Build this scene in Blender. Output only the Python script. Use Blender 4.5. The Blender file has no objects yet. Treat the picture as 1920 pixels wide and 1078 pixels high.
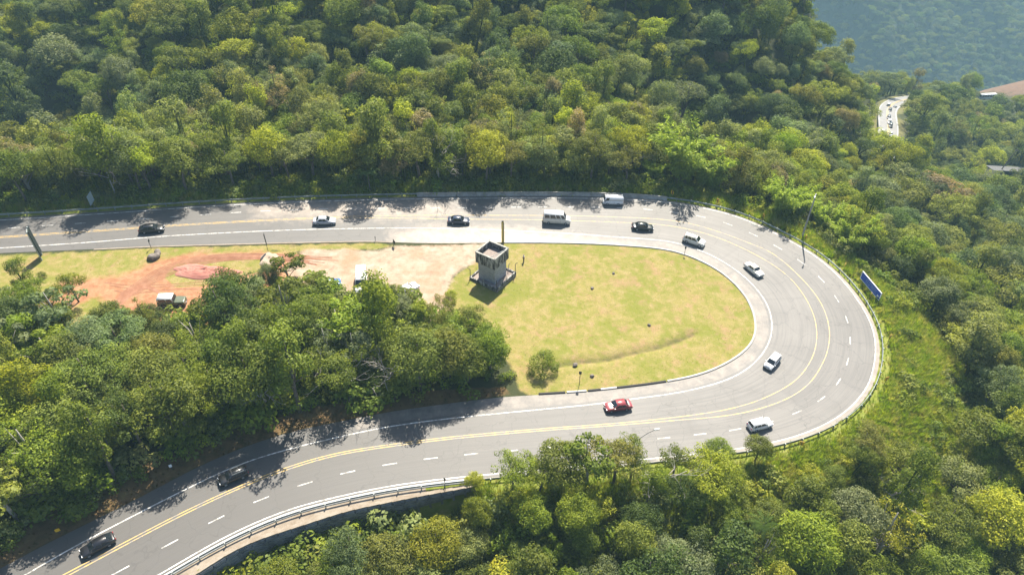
import bpy, bmesh, math, random
import numpy as np
from mathutils import Vector, Matrix
random.seed(7); RNG = np.random.default_rng(11)
sc = bpy.context.scene
COL = sc.collection

# ------------------------------------------------------------------ camera model (24 mm lens, looking down at the bend)
F = 1280.0; TH = math.atan(F / 1565.0); S_, C_ = math.sin(TH), math.cos(TH); CH = 77.6
GX, GY = -0.0576, 0.0209                                  # the bend lies on a gently tilted plane
def plane_z(x, y): return GX * x + GY * y
def ray(px, py):
    v = (py - 539.0) / F
    return np.array([(px - 960.0) / F, C_ - v * S_, -(S_ + v * C_)])
def on_plane(px, py, h=0.0):
    d = ray(px, py); t = (h - CH) / (d[2] - GX * d[0] - GY * d[1])
    p = d * t; return np.array([p[0], p[1], p[2] + CH])
def at(px, py, depth):
    p = ray(px, py) * depth; return np.array([p[0], p[1], p[2] + CH])
def proj(P):
    P = np.asarray(P, float); x = P[..., 0]; y = P[..., 1]; z = P[..., 2] - CH
    dep = y * C_ - z * S_; v = -(y * S_ + z * C_)
    dep_s = np.where(np.abs(dep) < 1e-3, 1e-3, dep)
    return 960 + F * x / dep_s, 539 + F * v / dep_s, dep
PN = Vector((-GX, -GY, 1)).normalized()

# ------------------------------------------------------------------ polylines
def crom(P, step):
    P = np.asarray(P, float); P = np.vstack([2 * P[0] - P[1], P, 2 * P[-1] - P[-2]]); out = []
    for i in range(1, len(P) - 2):
        a, b, c, d = P[i - 1], P[i], P[i + 1], P[i + 2]
        n = max(2, int(np.linalg.norm(c - b) / step))
        for k in range(n):
            t = k / n
            out.append(0.5 * (2 * b + (c - a) * t + (2 * a - 5 * b + 4 * c - d) * t * t + (3 * b - a - 3 * c + d) * t ** 3))
    out.append(P[-2]); return resample(np.array(out), step)
def resample(P, step):
    s = np.r_[0, np.cumsum(np.linalg.norm(np.diff(P, axis=0), axis=1))]
    n = max(2, int(s[-1] / step) + 1); q = np.linspace(0, s[-1], n)
    return np.stack([np.interp(q, s, P[:, k]) for k in range(P.shape[1])], 1)
def smooth(P, n):
    P = P.copy()
    for _ in range(n): P[1:-1] = 0.25 * P[:-2] + 0.5 * P[1:-1] + 0.25 * P[2:]
    return P
def extend(P, a, b, k=6):
    d0 = P[0] - P[k]; d0 /= np.linalg.norm(d0); d1 = P[-1] - P[-1 - k]; d1 /= np.linalg.norm(d1)
    return np.vstack([P[0] + d0 * a, P, P[-1] + d1 * b])
def world_line(pts, step=1.0, sm=6, ext=(60, 60)):
    W = np.array([on_plane(*p) for p in pts]); W = crom(W, step); W = smooth(W, sm)
    if ext: W = resample(extend(W, *ext), step)
    return W
def tangents(P):
    T = np.gradient(P[:, :2], axis=0); T /= np.linalg.norm(T, axis=1)[:, None] + 1e-9; return T
def offset_line(P, d):
    T = tangents(P); N = np.stack([-T[:, 1], T[:, 0]], 1)        # left of travel
    Q = P.copy(); Q[:, :2] += N * d; Q[:, 2] = plane_z(Q[:, 0], Q[:, 1]); return Q
def dist_poly(XY, P):
    A = P[:-1, :2]; B = P[1:, :2]; best = np.full(len(XY), 1e9); idx = np.zeros(len(XY), int)
    for i in range(len(A)):
        d = B[i] - A[i]; t = np.clip(((XY - A[i]) @ d) / (d @ d + 1e-12), 0, 1)
        r = XY - A[i] - t[:, None] * d; q = (r * r).sum(1); m = q < best; best[m] = q[m]; idx[m] = i
    return np.sqrt(best), idx
def inside(XY, poly):
    poly = np.asarray(poly)[:, :2]; x, y = XY[:, 0], XY[:, 1]; r = np.zeros(len(XY), bool)
    j = len(poly) - 1
    for i in range(len(poly)):
        xi, yi = poly[i]; xj, yj = poly[j]
        c = ((yi > y) != (yj > y)) & (x < (xj - xi) * (y - yi) / (yj - yi + 1e-12) + xi); r ^= c; j = i
    return r
def sstep(a, b, x): t = np.clip((x - a) / (b - a), 0, 1); return t * t * (3 - 2 * t)

W_IN = [(0,465.3),(75,460.8),(167,454.7),(267,446.5),(319,442.5),(440,436),(560,431.2),(684,428.5),(808,428),(896,430),(962,432.9),(1064,438),(1146,444),(1240,451),(1277,457.8),(1323.5,473.6),(1358.7,492),(1388.4,512.5),(1416,538),(1430,556),(1443,580),(1448,607),(1445,635),(1434,658),(1416,680),(1390,699.5),(1370,709.5),(1347,718),(1280,734.7),(1184,748.3),(1100,759.5),(1073,762),(873,781.3),(740,798),(640,818),(530,845),(433,877),(300,941.3),(200,993),(133,1028),(50,1076)]
E_IN = [(0,475),(78,471.7),(167,468),(250,464),(319,461.3),(440,458),(560,455),(648,453.3),(705,452.6),(755,455.5),(830,456.5),(899,456),(945.7,454.6),(1043.7,455),(1125,457.5),(1180,461),(1240,466),(1281,475.4),(1314,488.4),(1340,502),(1370,523.5),(1400,556.7),(1415,588),(1419,615),(1416,635),(1407,650),(1380,673),(1330,698),(1280,711.5),(1212,722),(1156,728.5),(1100,734.7),(1007,740.5),(933,745),(890,750),(807,761),(723,773),(640,790),(567,804),(467,834),(367,877),(267,930),(167,980),(83,1021),(0,1066)]
Y_FAR = [(0,444.2),(100,437.4),(200,430.8),(260,426.6),(319,422.5),(440,415.5),(560,409.5),(648,406.3),(772,404.4),(836,403.7),(880,404),(1003,404.3),(1084,405.2),(1166,407.6),(1240,411.6),(1296,419.8),(1351,436),(1407,457),(1447,473.5),(1493,512),(1530,553),(1548,586.7),(1556,623),(1551.7,660),(1541,684),(1520,717),(1480,746),(1413,769.7),(1347,781.3),(1280,786.8),(1194,794),(1100,801.5),(1040,805.3),(873,820),(773,831.5),(640,851.5),(533,882),(433,922.5),(333,970),(233,1022.5),(133,1076)]
Y_NEAR = [(0,446.4),(100,439.6),(200,433),(260,428.6),(319,424.6),(440,417.6),(560,411.8),(648,409.3),(740,409.4),(825,410.8),(880,411.4),(1003,412.6),(1084,414.5),(1166,417.5),(1240,421.6),(1296,431),(1351,447.6),(1407,472.5),(1453,499),(1486,525.5),(1513,563),(1528,597),(1532,630),(1526.7,663),(1509,695),(1486,718.5),(1430,748),(1363,768),(1280,780.6),(1194,790),(1100,797.8),(1040,801.6),(873,816.2),(773,827.8),(640,847.5),(533,877.5),(433,918),(333,965),(233,1017),(133,1070)]
D_PX = [(40.8,426.3),(107.5,422),(169,417.8),(230,413.5),(287.5,409.7),(440,399),(560,393.4),(684,391),(780,390.4),(872,389.9),(978,388.8),(1080,388.5),(1178,390.6),(1240,395.5),(1316,406.4),(1359.7,418.3),(1405,436),(1450,459),(1490.5,483),(1527.6,511),(1558,544),(1581,580.7),(1593,616.7),(1594,655),(1585,693),(1562.7,729.7),(1521.7,760.7),(1471.7,782.3),(1410,800),(1343,810.7),(1273,818),(1198,825.7),(968.3,844),(890,850.5),(813.3,858.5),(736,869),(658.3,883.7),(585,902.5),(510,928),(435,959),(351.7,1001.3),(271.7,1044.7)]
O_PX = [(0,413.3),(83,408.3),(167,402.8),(250,397.3),(319,392),(433,385),(560,379),(684,375.4),(790,373.4),(899,372.4),(962,371.8),(1060,371.8),(1125,372.9),(1190,375.2),(1240,379),(1286,384.7),(1351,397.6),(1407,416),(1462,442.5),(1500,463),(1537,486.5),(1580,526.7),(1613,570),(1633,606.7),(1641.5,640),(1641,670),(1636,698),(1628,722),(1608,750),(1573,781),(1513,811),(1447,829.7),(1380,842),(1290,852.5),(1140,868),(1007,881),(873,893.5),(773,904.7),(707,915.5),(640,929.5),(550,952),(467,984.7),(400,1018),(350,1047),(300,1076)]
WALL_PX = [(850,915),(790,925.5),(719,939.7),(648,954),(560,983),(494,1003),(432,1029),(393,1056),(354,1080)]
LW, LE, LYF, LYN, LD, LO = (world_line(p) for p in (W_IN, E_IN, Y_FAR, Y_NEAR, D_PX, O_PX))
LWALL = world_line(WALL_PX, ext=(3, 55))
# travel runs from upper left, clockwise round the bend, to lower left: outside is on the LEFT of travel
EDGE_OUT = offset_line(LO, 0.75)
RAIL = smooth(offset_line(LO, 1.05), 8)

# ------------------------------------------------------------------ terrain
plateau_b = np.array([p for p in offset_line(LO, 2.0)])
cut = int(np.argmin(np.linalg.norm(plateau_b[:, :2] - LWALL[0, :2], axis=1)))
BND = np.vstack([plateau_b[:cut - 2], LWALL])
PLATEAU = np.vstack([BND, [[-400, BND[-1, 1] - 60, 0], [-400, BND[0, 1], 0]]])
ctrl = []
for px in range(-200, 1000, 160):
    for py in (420, 520, 640, 760):
        p = on_plane(px, py); ctrl.append(p)
for q in ((1200, 420), (1200, 600), (1350, 500), (1350, 650), (1500, 600), (1560, 700), (1200, 780)): ctrl.append(on_plane(*q))
N_out = np.stack([-tangents(BND)[:, 1], tangents(BND)[:, 0]], 1)
for i in range(0, len(BND), 14):
    px, py, _ = proj(BND[i]); up = py < 400 and px < 1260
    near_wall = i > cut
    prof = ((2, -.1), (9, -1.2), (20, -7.5)) if up else (((6, -7), (16, -11), (34, -20), (60, -34)) if near_wall else ((3, -.4), (9, -3.2), (20, -8.5), (38, -17), (62, -30)))
    for d, dz in prof:
        x, y = BND[i, :2] + N_out[i] * d
        if x > 95 and d > 40: continue
        ctrl.append(np.array([x, y, plane_z(x, y) + dz]))
CAN = [(-250,0,222),(0,0,208),(200,-40,206),(400,0,188),(600,-30,190),(800,0,193),(1000,0,196),(1200,0,204),(1330,0,210),(1430,0,218),(-250,-200,265),(300,-200,240),(800,-200,245),(1200,-200,262),
 (-250,130,196),(0,130,184),(200,130,177),(400,120,172),(600,130,168),(800,130,171),(1000,130,175),(1200,130,184),(1400,120,200),(1500,130,212),(1600,150,228),
 (-250,235,174),(0,235,164),(300,240,154),(600,225,151),(850,210,155),(1050,230,158),(1220,265,156),(1400,230,178),(1520,250,188),(1600,270,200),
 (1740,420,168),(1850,420,178),(1750,330,226),(1900,330,262),(1760,250,292),(1900,240,330),(1980,420,190),(2100,330,260),(2100,220,350),(1780,200,345)]
for c in CAN:
    p = at(*c); p[2] -= 9.0; ctrl.append(p)
for c in [(1665,222,300),(1668,245,287),(1662,268,276),(1655,310,258),(1665,195,326),(1690,189,338),(1725,185,352), (1850,172,392), (1885,158,400), (1930,148,404), (1990,148,410)]: ctrl.append(at(*c))
for c in [(1560, 20, 232, 8), (1620, 90, 242, 8), (1600, 40, 262, 16), (1540, -40, 235, 8), (1650, 140, 262, 8)]: ctrl.append(at(*c[:3]) - [0, 0, c[3]])
for x, y, z in [(104, 231, -16), (92, 212, -5), (118, 222, -22), (115, 245, -112), (140, 270, -100), (60, 300, -20), (0, 320, 20), (-200, 320, 30), (100, 330, -80), (170, 400, -130), (300, 420, -120), (220, 470, -190), (100, 430, -150), (0, 450, -60), (-300, 450, 60), (400, 350, -130), (350, 200, -120), (300, 100, -110), (200, 40, -75), (150, -10, -60), (0, -20, -38), (-120, -20, -30), (60, -60, -60), (420, 520, -230), (150, 540, -230), (-100, 560, -100)]:
    ctrl.append(np.array([x, y, z], float))
ctrl = np.array(ctrl)
def _k(r2): return 0.5 * r2 * np.log(r2 + 1e-9)
_c = ctrl[:, :2] / 100.0
_A = _k(((_c[:, None] - _c[None]) ** 2).sum(-1)) + np.eye(len(_c)) * 6e-3
_Pm = np.c_[np.ones(len(_c)), _c]
_M = np.block([[_A, _Pm], [_Pm.T, np.zeros((3, 3))]])
_w = np.linalg.solve(_M, np.r_[ctrl[:, 2], 0, 0, 0])
def tps(XY):
    q = XY / 100.0; out = np.empty(len(q))
    for i in range(0, len(q), 20000):
        s = q[i:i + 20000]; out[i:i + 20000] = _k(((s[:, None] - _c[None]) ** 2).sum(-1)) @ _w[:-3] + np.c_[np.ones(len(s)), s] @ _w[-3:]
    return out
FAR_ROAD = crom(np.array([at(*c) for c in [(1650,330,250),(1655,310,258),(1661,268,276),(1666,245,287),(1664,222,300),(1664,207,314),(1674,196,327),(1693,189,338),(1722,185,350),(1752,182,362)]]), 2.0)
FAR_ROAD = smooth(FAR_ROAD, 10)
LOWR = crom(np.array([at(1855, 316, 267), at(1890, 318, 270), at(1925, 320, 272), at(1990, 322, 276)]), 3.0)
DITCH = crom(np.array([on_plane(*p) for p in [(1020,688),(1080,678),(1140,672),(1175,662),(1225,652),(1262,640),(1300,625)]]), 1.0)
def ground_z(XY):
    XY = np.asarray(XY, float).reshape(-1, 2); pz = plane_z(XY[:, 0], XY[:, 1]); ins = inside(XY, PLATEAU)
    z = pz.copy(); o = ~ins
    if o.any():
        Q = XY[o]; d, idx = dist_poly(Q, BND); t = tps(Q)
        t = t + 1.1 * np.sin(Q[:, 0] * .21 + 1.3 * np.sin(Q[:, 1] * .13)) * np.sin(Q[:, 1] * .17 + .4) * sstep(8, 20, d)
        w = sstep(0.5, 9, d); zz = pz[o] * (1 - w) + t * w
        wall = idx >= cut - 2
        cl = pz[o] - 3.4 * sstep(.1, .7, d) - .35 * d
        wz = sstep(8, 22, d); zz = np.where(wall, cl * (1 - wz) + t * wz, zz)
        z[o] = zz
    df, i = dist_poly(XY, FAR_ROAD); w = sstep(13, 5.5, df); m = w > 0
    z[m] = z[m] * (1 - w[m]) + (FAR_ROAD[i[m], 2] - .12) * w[m]
    df, i = dist_poly(XY, LOWR); w = sstep(11, 4, df); m = w > 0
    z[m] = z[m] * (1 - w[m]) + (LOWR[i[m], 2] - .12) * w[m]
    return z
def gz(x, y): return float(ground_z(np.array([[x, y]]))[0])

# ------------------------------------------------------------------ object helpers
def tag(o, label=None, cat=None, group=None, kind=None):
    if label: o['label'] = label
    if cat: o['category'] = cat
    if group: o['group'] = group
    if kind: o['kind'] = kind
    return o
def link(o, parent=None):
    COL.objects.link(o)
    if parent is not None: o.parent = parent
    return o
def empty(name, loc=(0, 0, 0), rz=0.0, mat=None):
    o = bpy.data.objects.new(name, None); o.empty_display_size = .3
    if mat is not None: o.matrix_world = mat
    else: o.location = loc; o.rotation_euler = (0, 0, rz)
    return link(o)
def mesh_np(name, V, Fc, mat=None, parent=None, smooth_=False, n=4):
    me = bpy.data.meshes.new(name); V = np.asarray(V, np.float32); Fc = np.asarray(Fc, np.int32)
    me.vertices.add(len(V)); me.vertices.foreach_set('co', V.ravel())
    me.loops.add(Fc.size); me.loops.foreach_set('vertex_index', Fc.ravel())
    me.polygons.add(len(Fc)); me.polygons.foreach_set('loop_start', np.arange(0, Fc.size, Fc.shape[1], dtype=np.int32))
    me.update(calc_edges=True)
    if smooth_: me.polygons.foreach_set('use_smooth', np.ones(len(Fc), bool))
    if mat: me.materials.append(mat)
    return me
def obj(name, me, parent=None): return link(bpy.data.objects.new(name, me), parent)
class MB:
    """collects boxes, tubes and panels into one mesh"""
    def __init__(s): s.v = []; s.f = []
    def add(s, V, Fs):
        b = len(s.v); s.v += [tuple(map(float, p)) for p in V]; s.f += [tuple(b + i for i in f) for f in Fs]
    def box(s, c, d, rz=0.0, m=None):
        x, y, z = d[0] / 2, d[1] / 2, d[2] / 2; V = [Vector((i * x, j * y, k * z)) for i in (-1, 1) for j in (-1, 1) for k in (-1, 1)]
        R = Matrix.Rotation(rz, 3, 'Z') if m is None else m
        V = [R @ p + Vector(c) for p in V]
        s.add(V, [(0, 1, 3, 2), (4, 6, 7, 5), (0, 4, 5, 1), (2, 3, 7, 6), (0, 2, 6, 4), (1, 5, 7, 3)])
    def tube(s, pts, radii, n=6, cap=True):
        P = [Vector(p) for p in pts]; rings = []
        if not hasattr(radii, '__len__'): radii = [radii] * len(P)
        for i, p in enumerate(P):
            t = (P[min(i + 1, len(P) - 1)] - P[max(i - 1, 0)]).normalized()
            a = t.cross(Vector((0, 0, 1)) if abs(t.z) < .9 else Vector((1, 0, 0))).normalized(); b = t.cross(a)
            rings.append([p + (a * math.cos(2 * math.pi * k / n) + b * math.sin(2 * math.pi * k / n)) * radii[i] for k in range(n)])
        V = [q for r in rings for q in r]; Fs = []
        for i in range(len(P) - 1):
            for k in range(n):
                k2 = (k + 1) % n; Fs.append((i * n + k, i * n + k2, (i + 1) * n + k2, (i + 1) * n + k))
        if cap: Fs.append(tuple(range(n))[::-1]); Fs.append(tuple((len(P) - 1) * n + k for k in range(n)))
        s.add(V, Fs)
    def prism(s, quad, off, thick):
        q = [Vector(p) for p in quad]; nrm = (q[1] - q[0]).cross(q[-1] - q[0]).normalized()
        a = [p + nrm * off for p in q]; b = [p + nrm * (off - thick) for p in q]; n = len(q)
        s.add(a + b, [tuple(range(n)), tuple(range(2 * n - 1, n - 1, -1))] + [(i, n + i, n + (i + 1) % n, (i + 1) % n) for i in range(n)])
    def mesh(s, name, mat, smooth_=False, bevel=0, seg=2):
        me = bpy.data.meshes.new(name); me.from_pydata(s.v, [], s.f)
        bm = bmesh.new(); bm.from_mesh(me); bmesh.ops.recalc_face_normals(bm, faces=bm.faces)
        if bevel: bmesh.ops.bevel(bm, geom=list(bm.edges), offset=bevel, segments=seg, affect='EDGES', clamp_overlap=True)
        bm.to_mesh(me); bm.free()
        if smooth_: me.polygons.foreach_set('use_smooth', [True] * len(me.polygons))
        if mat: me.materials.append(mat)
        return me
    def build(s, name, mat, parent=None, **k): return obj(name, s.mesh(name, mat, **k), parent)
def grid_mesh(name, rows, mat, smooth_=True):
    """rows: array (n, m, 3)"""
    n, m, _ = rows.shape; V = rows.reshape(-1, 3); i = np.arange(n - 1)[:, None] * m + np.arange(m - 1)[None]
    Fc = np.stack([i, i + 1, i + m + 1, i + m], -1).reshape(-1, 4); return mesh_np(name, V, Fc, mat, smooth_=smooth_)
def ribbon(P, wl, wr, h):
    T = tangents(P); N = np.stack([-T[:, 1], T[:, 0]], 1); out = np.zeros((len(P), 2, 3))
    for j, d in enumerate((wl, -wr)):
        q = P[:, :2] + N * d; out[:, j, :2] = q; out[:, j, 2] = plane_z(q[:, 0], q[:, 1]) + h
    return out
def set_attr(me, name, a, dom='POINT', typ='FLOAT'):
    at_ = me.attributes.new(name, typ, dom); at_.data.foreach_set('value' if typ == 'FLOAT' else ('color' if typ == 'FLOAT_COLOR' else 'vector'), np.asarray(a, np.float32).ravel())

# ------------------------------------------------------------------ materials
class NT:
    def __init__(s, name):
        s.m = bpy.data.materials.new(name); s.m.use_nodes = True; s.t = s.m.node_tree; s.n = s.t.nodes; s.b = s.n['Principled BSDF']
    def N(s, typ, **k):
        x = s.n.new(typ)
        for a, b in k.items(): setattr(x, a, b)
        return x
    def L(s, a, b): s.t.links.new(a, b)
    def coord(s): return s.N('ShaderNodeTexCoord').outputs['Object']
    def noise(s, scale, detail=4, rough=.55, vec=None, dist=0.0):
        x = s.N('ShaderNodeTexNoise'); x.inputs['Scale'].default_value = scale; x.inputs['Detail'].default_value = detail; x.inputs['Roughness'].default_value = rough; x.inputs['Distortion'].default_value = dist
        s.L(vec if vec is not None else s.coord(), x.inputs['Vector']); return x.outputs['Fac']
    def mapping(s, vec, scale):
        x = s.N('ShaderNodeMapping'); x.inputs['Scale'].default_value = scale; s.L(vec, x.inputs['Vector']); return x.outputs['Vector']
    def ramp(s, fac, stops):
        x = s.N('ShaderNodeValToRGB'); e = x.color_ramp.elements
        while len(e) < len(stops): e.new(.5)
        for q, (p, c) in zip(e, stops): q.position = p; q.color = (*c, 1) if hasattr(c, '__len__') else (c, c, c, 1)
        s.L(fac, x.inputs['Fac']); return x.outputs['Color']
    def mix(s, fac, a, b, mode='MIX'):
        x = s.N('ShaderNodeMix', data_type='RGBA', blend_type=mode)
        for sock, v in ((x.inputs[0], fac), (x.inputs[6], a), (x.inputs[7], b)):
            if isinstance(v, (int, float)): sock.default_value = v
            elif isinstance(v, tuple): sock.default_value = (*v, 1)
            else: s.L(v, sock)
        return x.outputs[2]
    def math(s, op, a, b=0.0, c=None):
        x = s.N('ShaderNodeMath', operation=op)
        for i, v in enumerate((a, b) if c is None else (a, b, c)):
            if isinstance(v, (int, float)): x.inputs[i].default_value = v
            else: s.L(v, x.inputs[i])
        return x.outputs[0]
    def attr(s, name, typ='GEOMETRY', out='Fac'):
        x = s.N('ShaderNodeAttribute', attribute_name=name, attribute_type=typ); return x.outputs[out]
    def bump(s, h, strength=.4, dist=.05):
        x = s.N('ShaderNodeBump'); x.inputs['Strength'].default_value = strength; x.inputs['Distance'].default_value = dist; s.L(h, x.inputs['Height']); s.L(x.outputs[0], s.b.inputs['Normal'])
    def col(s, c):
        if isinstance(c, tuple): s.b.inputs['Base Color'].default_value = (*c, 1)
        else: s.L(c, s.b.inputs['Base Color'])
    def done(s, rough=.8, metal=0.0, spec=.5, coat=0.0):
        s.b.inputs['Roughness'].default_value = rough; s.b.inputs['Metallic'].default_value = metal; s.b.inputs['Specular IOR Level'].default_value = spec
        if coat: s.b.inputs['Coat Weight'].default_value = coat; s.b.inputs['Coat Roughness'].default_value = .05
        return s.m
def plain(name, c, rough=.7, metal=0.0, var=.18, scale=3.0, spec=.5, coat=0.0):
    t = NT(name); n = t.noise(scale, 5); d = tuple(x * (1 - var) for x in c); b = tuple(min(1, x * (1 + var)) for x in c)
    t.col(t.ramp(n, [(.3, d), (.7, b)])); return t.done(rough, metal, spec, coat)
def m_paint(name, c, metal=0.0):
    t = NT(name); n = t.noise(2.2, 4); t.col(t.mix(t.math('MULTIPLY', n, .22 if max(c) > .1 else .03), c, (.22, .19, .15)))
    return t.done(.32, metal, .5, .6)
M = {}
M['glass'] = plain('car_glass', (.012, .016, .02), .06, 0, .1, spec=.8)
M['tyre'] = plain('tyre_rubber', (.018, .018, .018), .85)
M['rim'] = plain('wheel_rim', (.42, .43, .45), .35, .6)
M['black_trim'] = plain('black_trim', (.02, .02, .022), .6)
M['lamp_clear'] = plain('headlight_glass', (.65, .67, .7), .15)
M['lamp_red'] = plain('taillight_red', (.35, .015, .015), .2)
M['plate'] = plain('number_plate', (.45, .45, .47), .5)
M['galv'] = plain('galvanised_steel', (.22, .24, .235), .55, .3, .3, 1.5)
M['galv_green'] = plain('weathered_steel', (.20, .235, .22), .55, .2, .4, .8)
M['post_dark'] = plain('dark_post', (.05, .05, .05), .7)
M['wood'] = plain('weathered_wood', (.12, .10, .08), .9, 0, .35, 6)
M['sign_dark'] = plain('sign_back_dark', (.022, .030, .028), .9, spec=.15)
M['sign_strip'] = plain('sign_frame_grey', (.30, .34, .33), .6)
M['sign_pale'] = plain('sign_back_pale', (.42, .52, .56), .5)
M['yellow'] = plain('sign_yellow', (.72, .42, .02), .5, 0, .1)
M['black_paint'] = plain('sign_black', (.015, .015, .015), .6)
M['sign_blue'] = plain('sign_blue', (.010, .065, .42), .5, 0, .15); M['sign_text'] = plain('sign_lettering', (.16, .24, .48), .6)
M['sign_white'] = plain('sign_white', (.78, .79, .80), .5, 0, .06)
M['totem'] = plain('totem_yellow', (.52, .42, .13), .7, 0, .2)
M['rock'] = plain('rock_stone', (.13, .11, .095), .95, 0, .45, 2.0)
M['white_line'] = None
def conc(name, c, stain, sc_=.6, amt=.6):
    t = NT(name); n = t.noise(sc_, 8, .7); m = t.noise(sc_ * 9, 6); c = tuple(x * .78 for x in c); stain = tuple(x * .78 for x in stain); base = t.mix(m, tuple(x * .8 for x in c), tuple(min(1, x * 1.2) for x in c))
    k = t.ramp(n, [(.42, 0.0), (.62, 1.0)]); t.col(t.mix(t.math('MULTIPLY', k, amt), base, stain)); t.bump(m, .3, .02); return t.done(.92)
M['concrete'] = conc('barrier_concrete', (.42, .41, .38), (.16, .15, .13))
M['kerb'] = conc('kerb_concrete', (.55, .54, .51), (.33, .28, .22))
M['kerb_black'] = plain('kerb_black_paint', (.02, .018, .018), .8)
M['crib'] = conc('crib_wall_concrete', (.25, .255, .27), (.09, .09, .095), .8, .8)
M['path'] = conc('path_concrete', (.33, .28, .22), (.20, .15, .10), .5, .7)
def streaky(name, c, stain, amt, sx=1.2, sz=.25, lo=.45, hi=.6):
    t = NT(name); v = t.mapping(t.coord(), (sx, sx, sz)); n = t.noise(1.6, 7, .7, v); m = t.noise(14, 4)
    k = t.ramp(n, [(lo, 0.0), (hi, 1.0)]); base = t.mix(m, tuple(x * .85 for x in c), c); t.col(t.mix(t.math('MULTIPLY', k, amt), base, stain)); t.bump(m, .3, .02); return t.done(.9)
M['parapet'] = streaky('parapet_weathered', (.40, .39, .36), (.035, .033, .032), .97, 1.7, .40, .40, .54)
M['tower_floor'] = conc('tower_floor', (.30, .25, .22), (.16, .12, .10))
M['rim_pale'] = conc('parapet_rim', (.40, .39, .35), (.17, .16, .14), 1.2, .7)
def block_mat():
    t = NT('whitewashed_blocks'); b = t.N('ShaderNodeTexBrick'); b.offset = .5
    b.inputs['Scale'].default_value = 1.0; b.inputs['Brick Width'].default_value = .42; b.inputs['Row Height'].default_value = .21; b.inputs['Mortar Size'].default_value = .02
    b.inputs['Color1'].default_value = (.37, .38, .395, 1); b.inputs['Color2'].default_value = (.29, .30, .315, 1); b.inputs['Mortar'].default_value = (.15, .155, .165, 1)
    uv = t.N('ShaderNodeUVMap'); t.L(uv.outputs[0], b.inputs['Vector'])
    n = t.noise(1.1, 7, .7); k = t.ramp(n, [(.5, 0.0), (.75, 1.0)]); t.col(t.mix(t.math('MULTIPLY', k, .5), b.outputs['Color'], (.22, .20, .18))); t.bump(b.outputs['Fac'], .4, -.02); return t.done(.9)
M['blocks'] = block_mat()
def line_mat(name, c, wear):
    t = NT(name); n = t.noise(1.4, 8, .75); k = t.ramp(n, [(wear, 1.0), (wear + .16, 0.0)]); t.col(t.mix(k, c, (.20, .19, .175))); return t.done(.6)
M['white_line'] = line_mat('white_road_paint', (.60, .59, .56), .40)
M['yellow_line'] = line_mat('yellow_road_paint', (.50, .33, .09), .40)
M['gutter'] = conc('gutter_concrete', (.62, .61, .58), (.38, .36, .33), .7, .5)
M['pink_soil'] = conc('pink_soil', (.43, .165, .125), (.44, .21, .16), .9, .8)
M['sand_pile'] = conc('pale_sand', (.42, .33, .25), (.32, .24, .18))
M['rut'] = conc('rut_soil', (.27, .115, .06), (.36, .18, .105), .9, .9)
M['skin'] = plain('skin', (.30, .17, .11), .6); M['shirt'] = plain('white_shirt', (.62, .62, .62), .9, 0, .08); M['trousers'] = plain('dark_trousers', (.03, .032, .04), .9); M['hair'] = plain('dark_hair', (.015, .012, .01), .8); M['shoe'] = plain('shoe_leather', (.02, .018, .016), .6)
# ------------------------------------------------------------------ ground masks (all in world space)
def wpoly(pts): return np.array([on_plane(*p) for p in pts])
def smask(XY, poly, w):
    P = np.vstack([poly, poly[:1]]); d, _ = dist_poly(XY, P); s = np.where(inside(XY, poly), d, -d); return np.clip(.5 + s / (2 * w), 0, 1)
INFIELD = wpoly([(945,454),(1043,454),(1125,457),(1240,465),(1282,475),(1340,501),(1372,524),(1402,557),(1416,588),(1420,620),(1408,652),(1380,675),(1330,699),(1262,714),(1156,730),(1007,742),(975,735),(965,700),(930,650),(880,620),(845,575),(835,545),(850,520),(900,485)])
LAYBY = wpoly([(570,468),(640,466),(700,470),(748,462),(945,456),(900,485),(855,512),(838,545),(850,590),(740,625),(600,610),(560,560),(535,500)])
SOIL = wpoly([(120,520),(220,516),(290,486),(340,474),(480,470),(590,474),(640,520),(620,600),(480,610),(330,620),(240,600),(180,560),(60,620),(20,600)])
LSTRIP = wpoly([(-120,486),(80,474),(320,463),(560,458),(650,456),(705,455),(745,463),(690,470),(560,472),(480,470),(340,478),(280,500),(200,525),(120,560),(-120,600)])
SOILGRASS = wpoly([(310,520),(330,496),(440,488),(520,486),(500,505),(440,520),(380,535),(330,538)])
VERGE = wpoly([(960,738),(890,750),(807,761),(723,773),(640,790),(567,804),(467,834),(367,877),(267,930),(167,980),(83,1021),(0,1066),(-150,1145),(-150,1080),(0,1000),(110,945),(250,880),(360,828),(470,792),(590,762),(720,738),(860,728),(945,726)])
CLEAR = wpoly([(-150,486),(320,466),(560,466),(600,560),(560,600),(330,640),(250,650),(120,640),(-20,600),(-200,600)])
def ground_masks(XY):
    r = {}
    r['m_grass'] = np.maximum(smask(XY, INFIELD, 1.6), np.maximum(smask(XY, LSTRIP, 1.8) * .9, smask(XY, CLEAR, 2.5) * .9))
    r['m_lay'] = smask(XY, LAYBY, 1.8)
    r['m_soil'] = smask(XY, SOIL, 3.0) * (1 - smask(XY, SOILGRASS, .8))
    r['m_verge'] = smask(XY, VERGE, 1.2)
    d, idx = dist_poly(XY, BND); out = ~inside(XY, PLATEAU)
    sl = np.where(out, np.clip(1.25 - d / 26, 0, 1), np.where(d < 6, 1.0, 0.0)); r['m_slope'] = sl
    dd, _ = dist_poly(XY, DITCH); r['m_ditch'] = np.clip(1 - dd / 1.1, 0, 1)
    df, _ = dist_poly(XY, FAR_ROAD); r['m_farcut'] = np.clip(1.2 - df / 9, 0, 1)
    burn = at(1880, 160, 400); r['m_burn'] = np.clip(1.4 - np.hypot(XY[:, 0] - burn[0] - 12, (XY[:, 1] - burn[1]) * .8) / 34, 0, 1)
    return r
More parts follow.
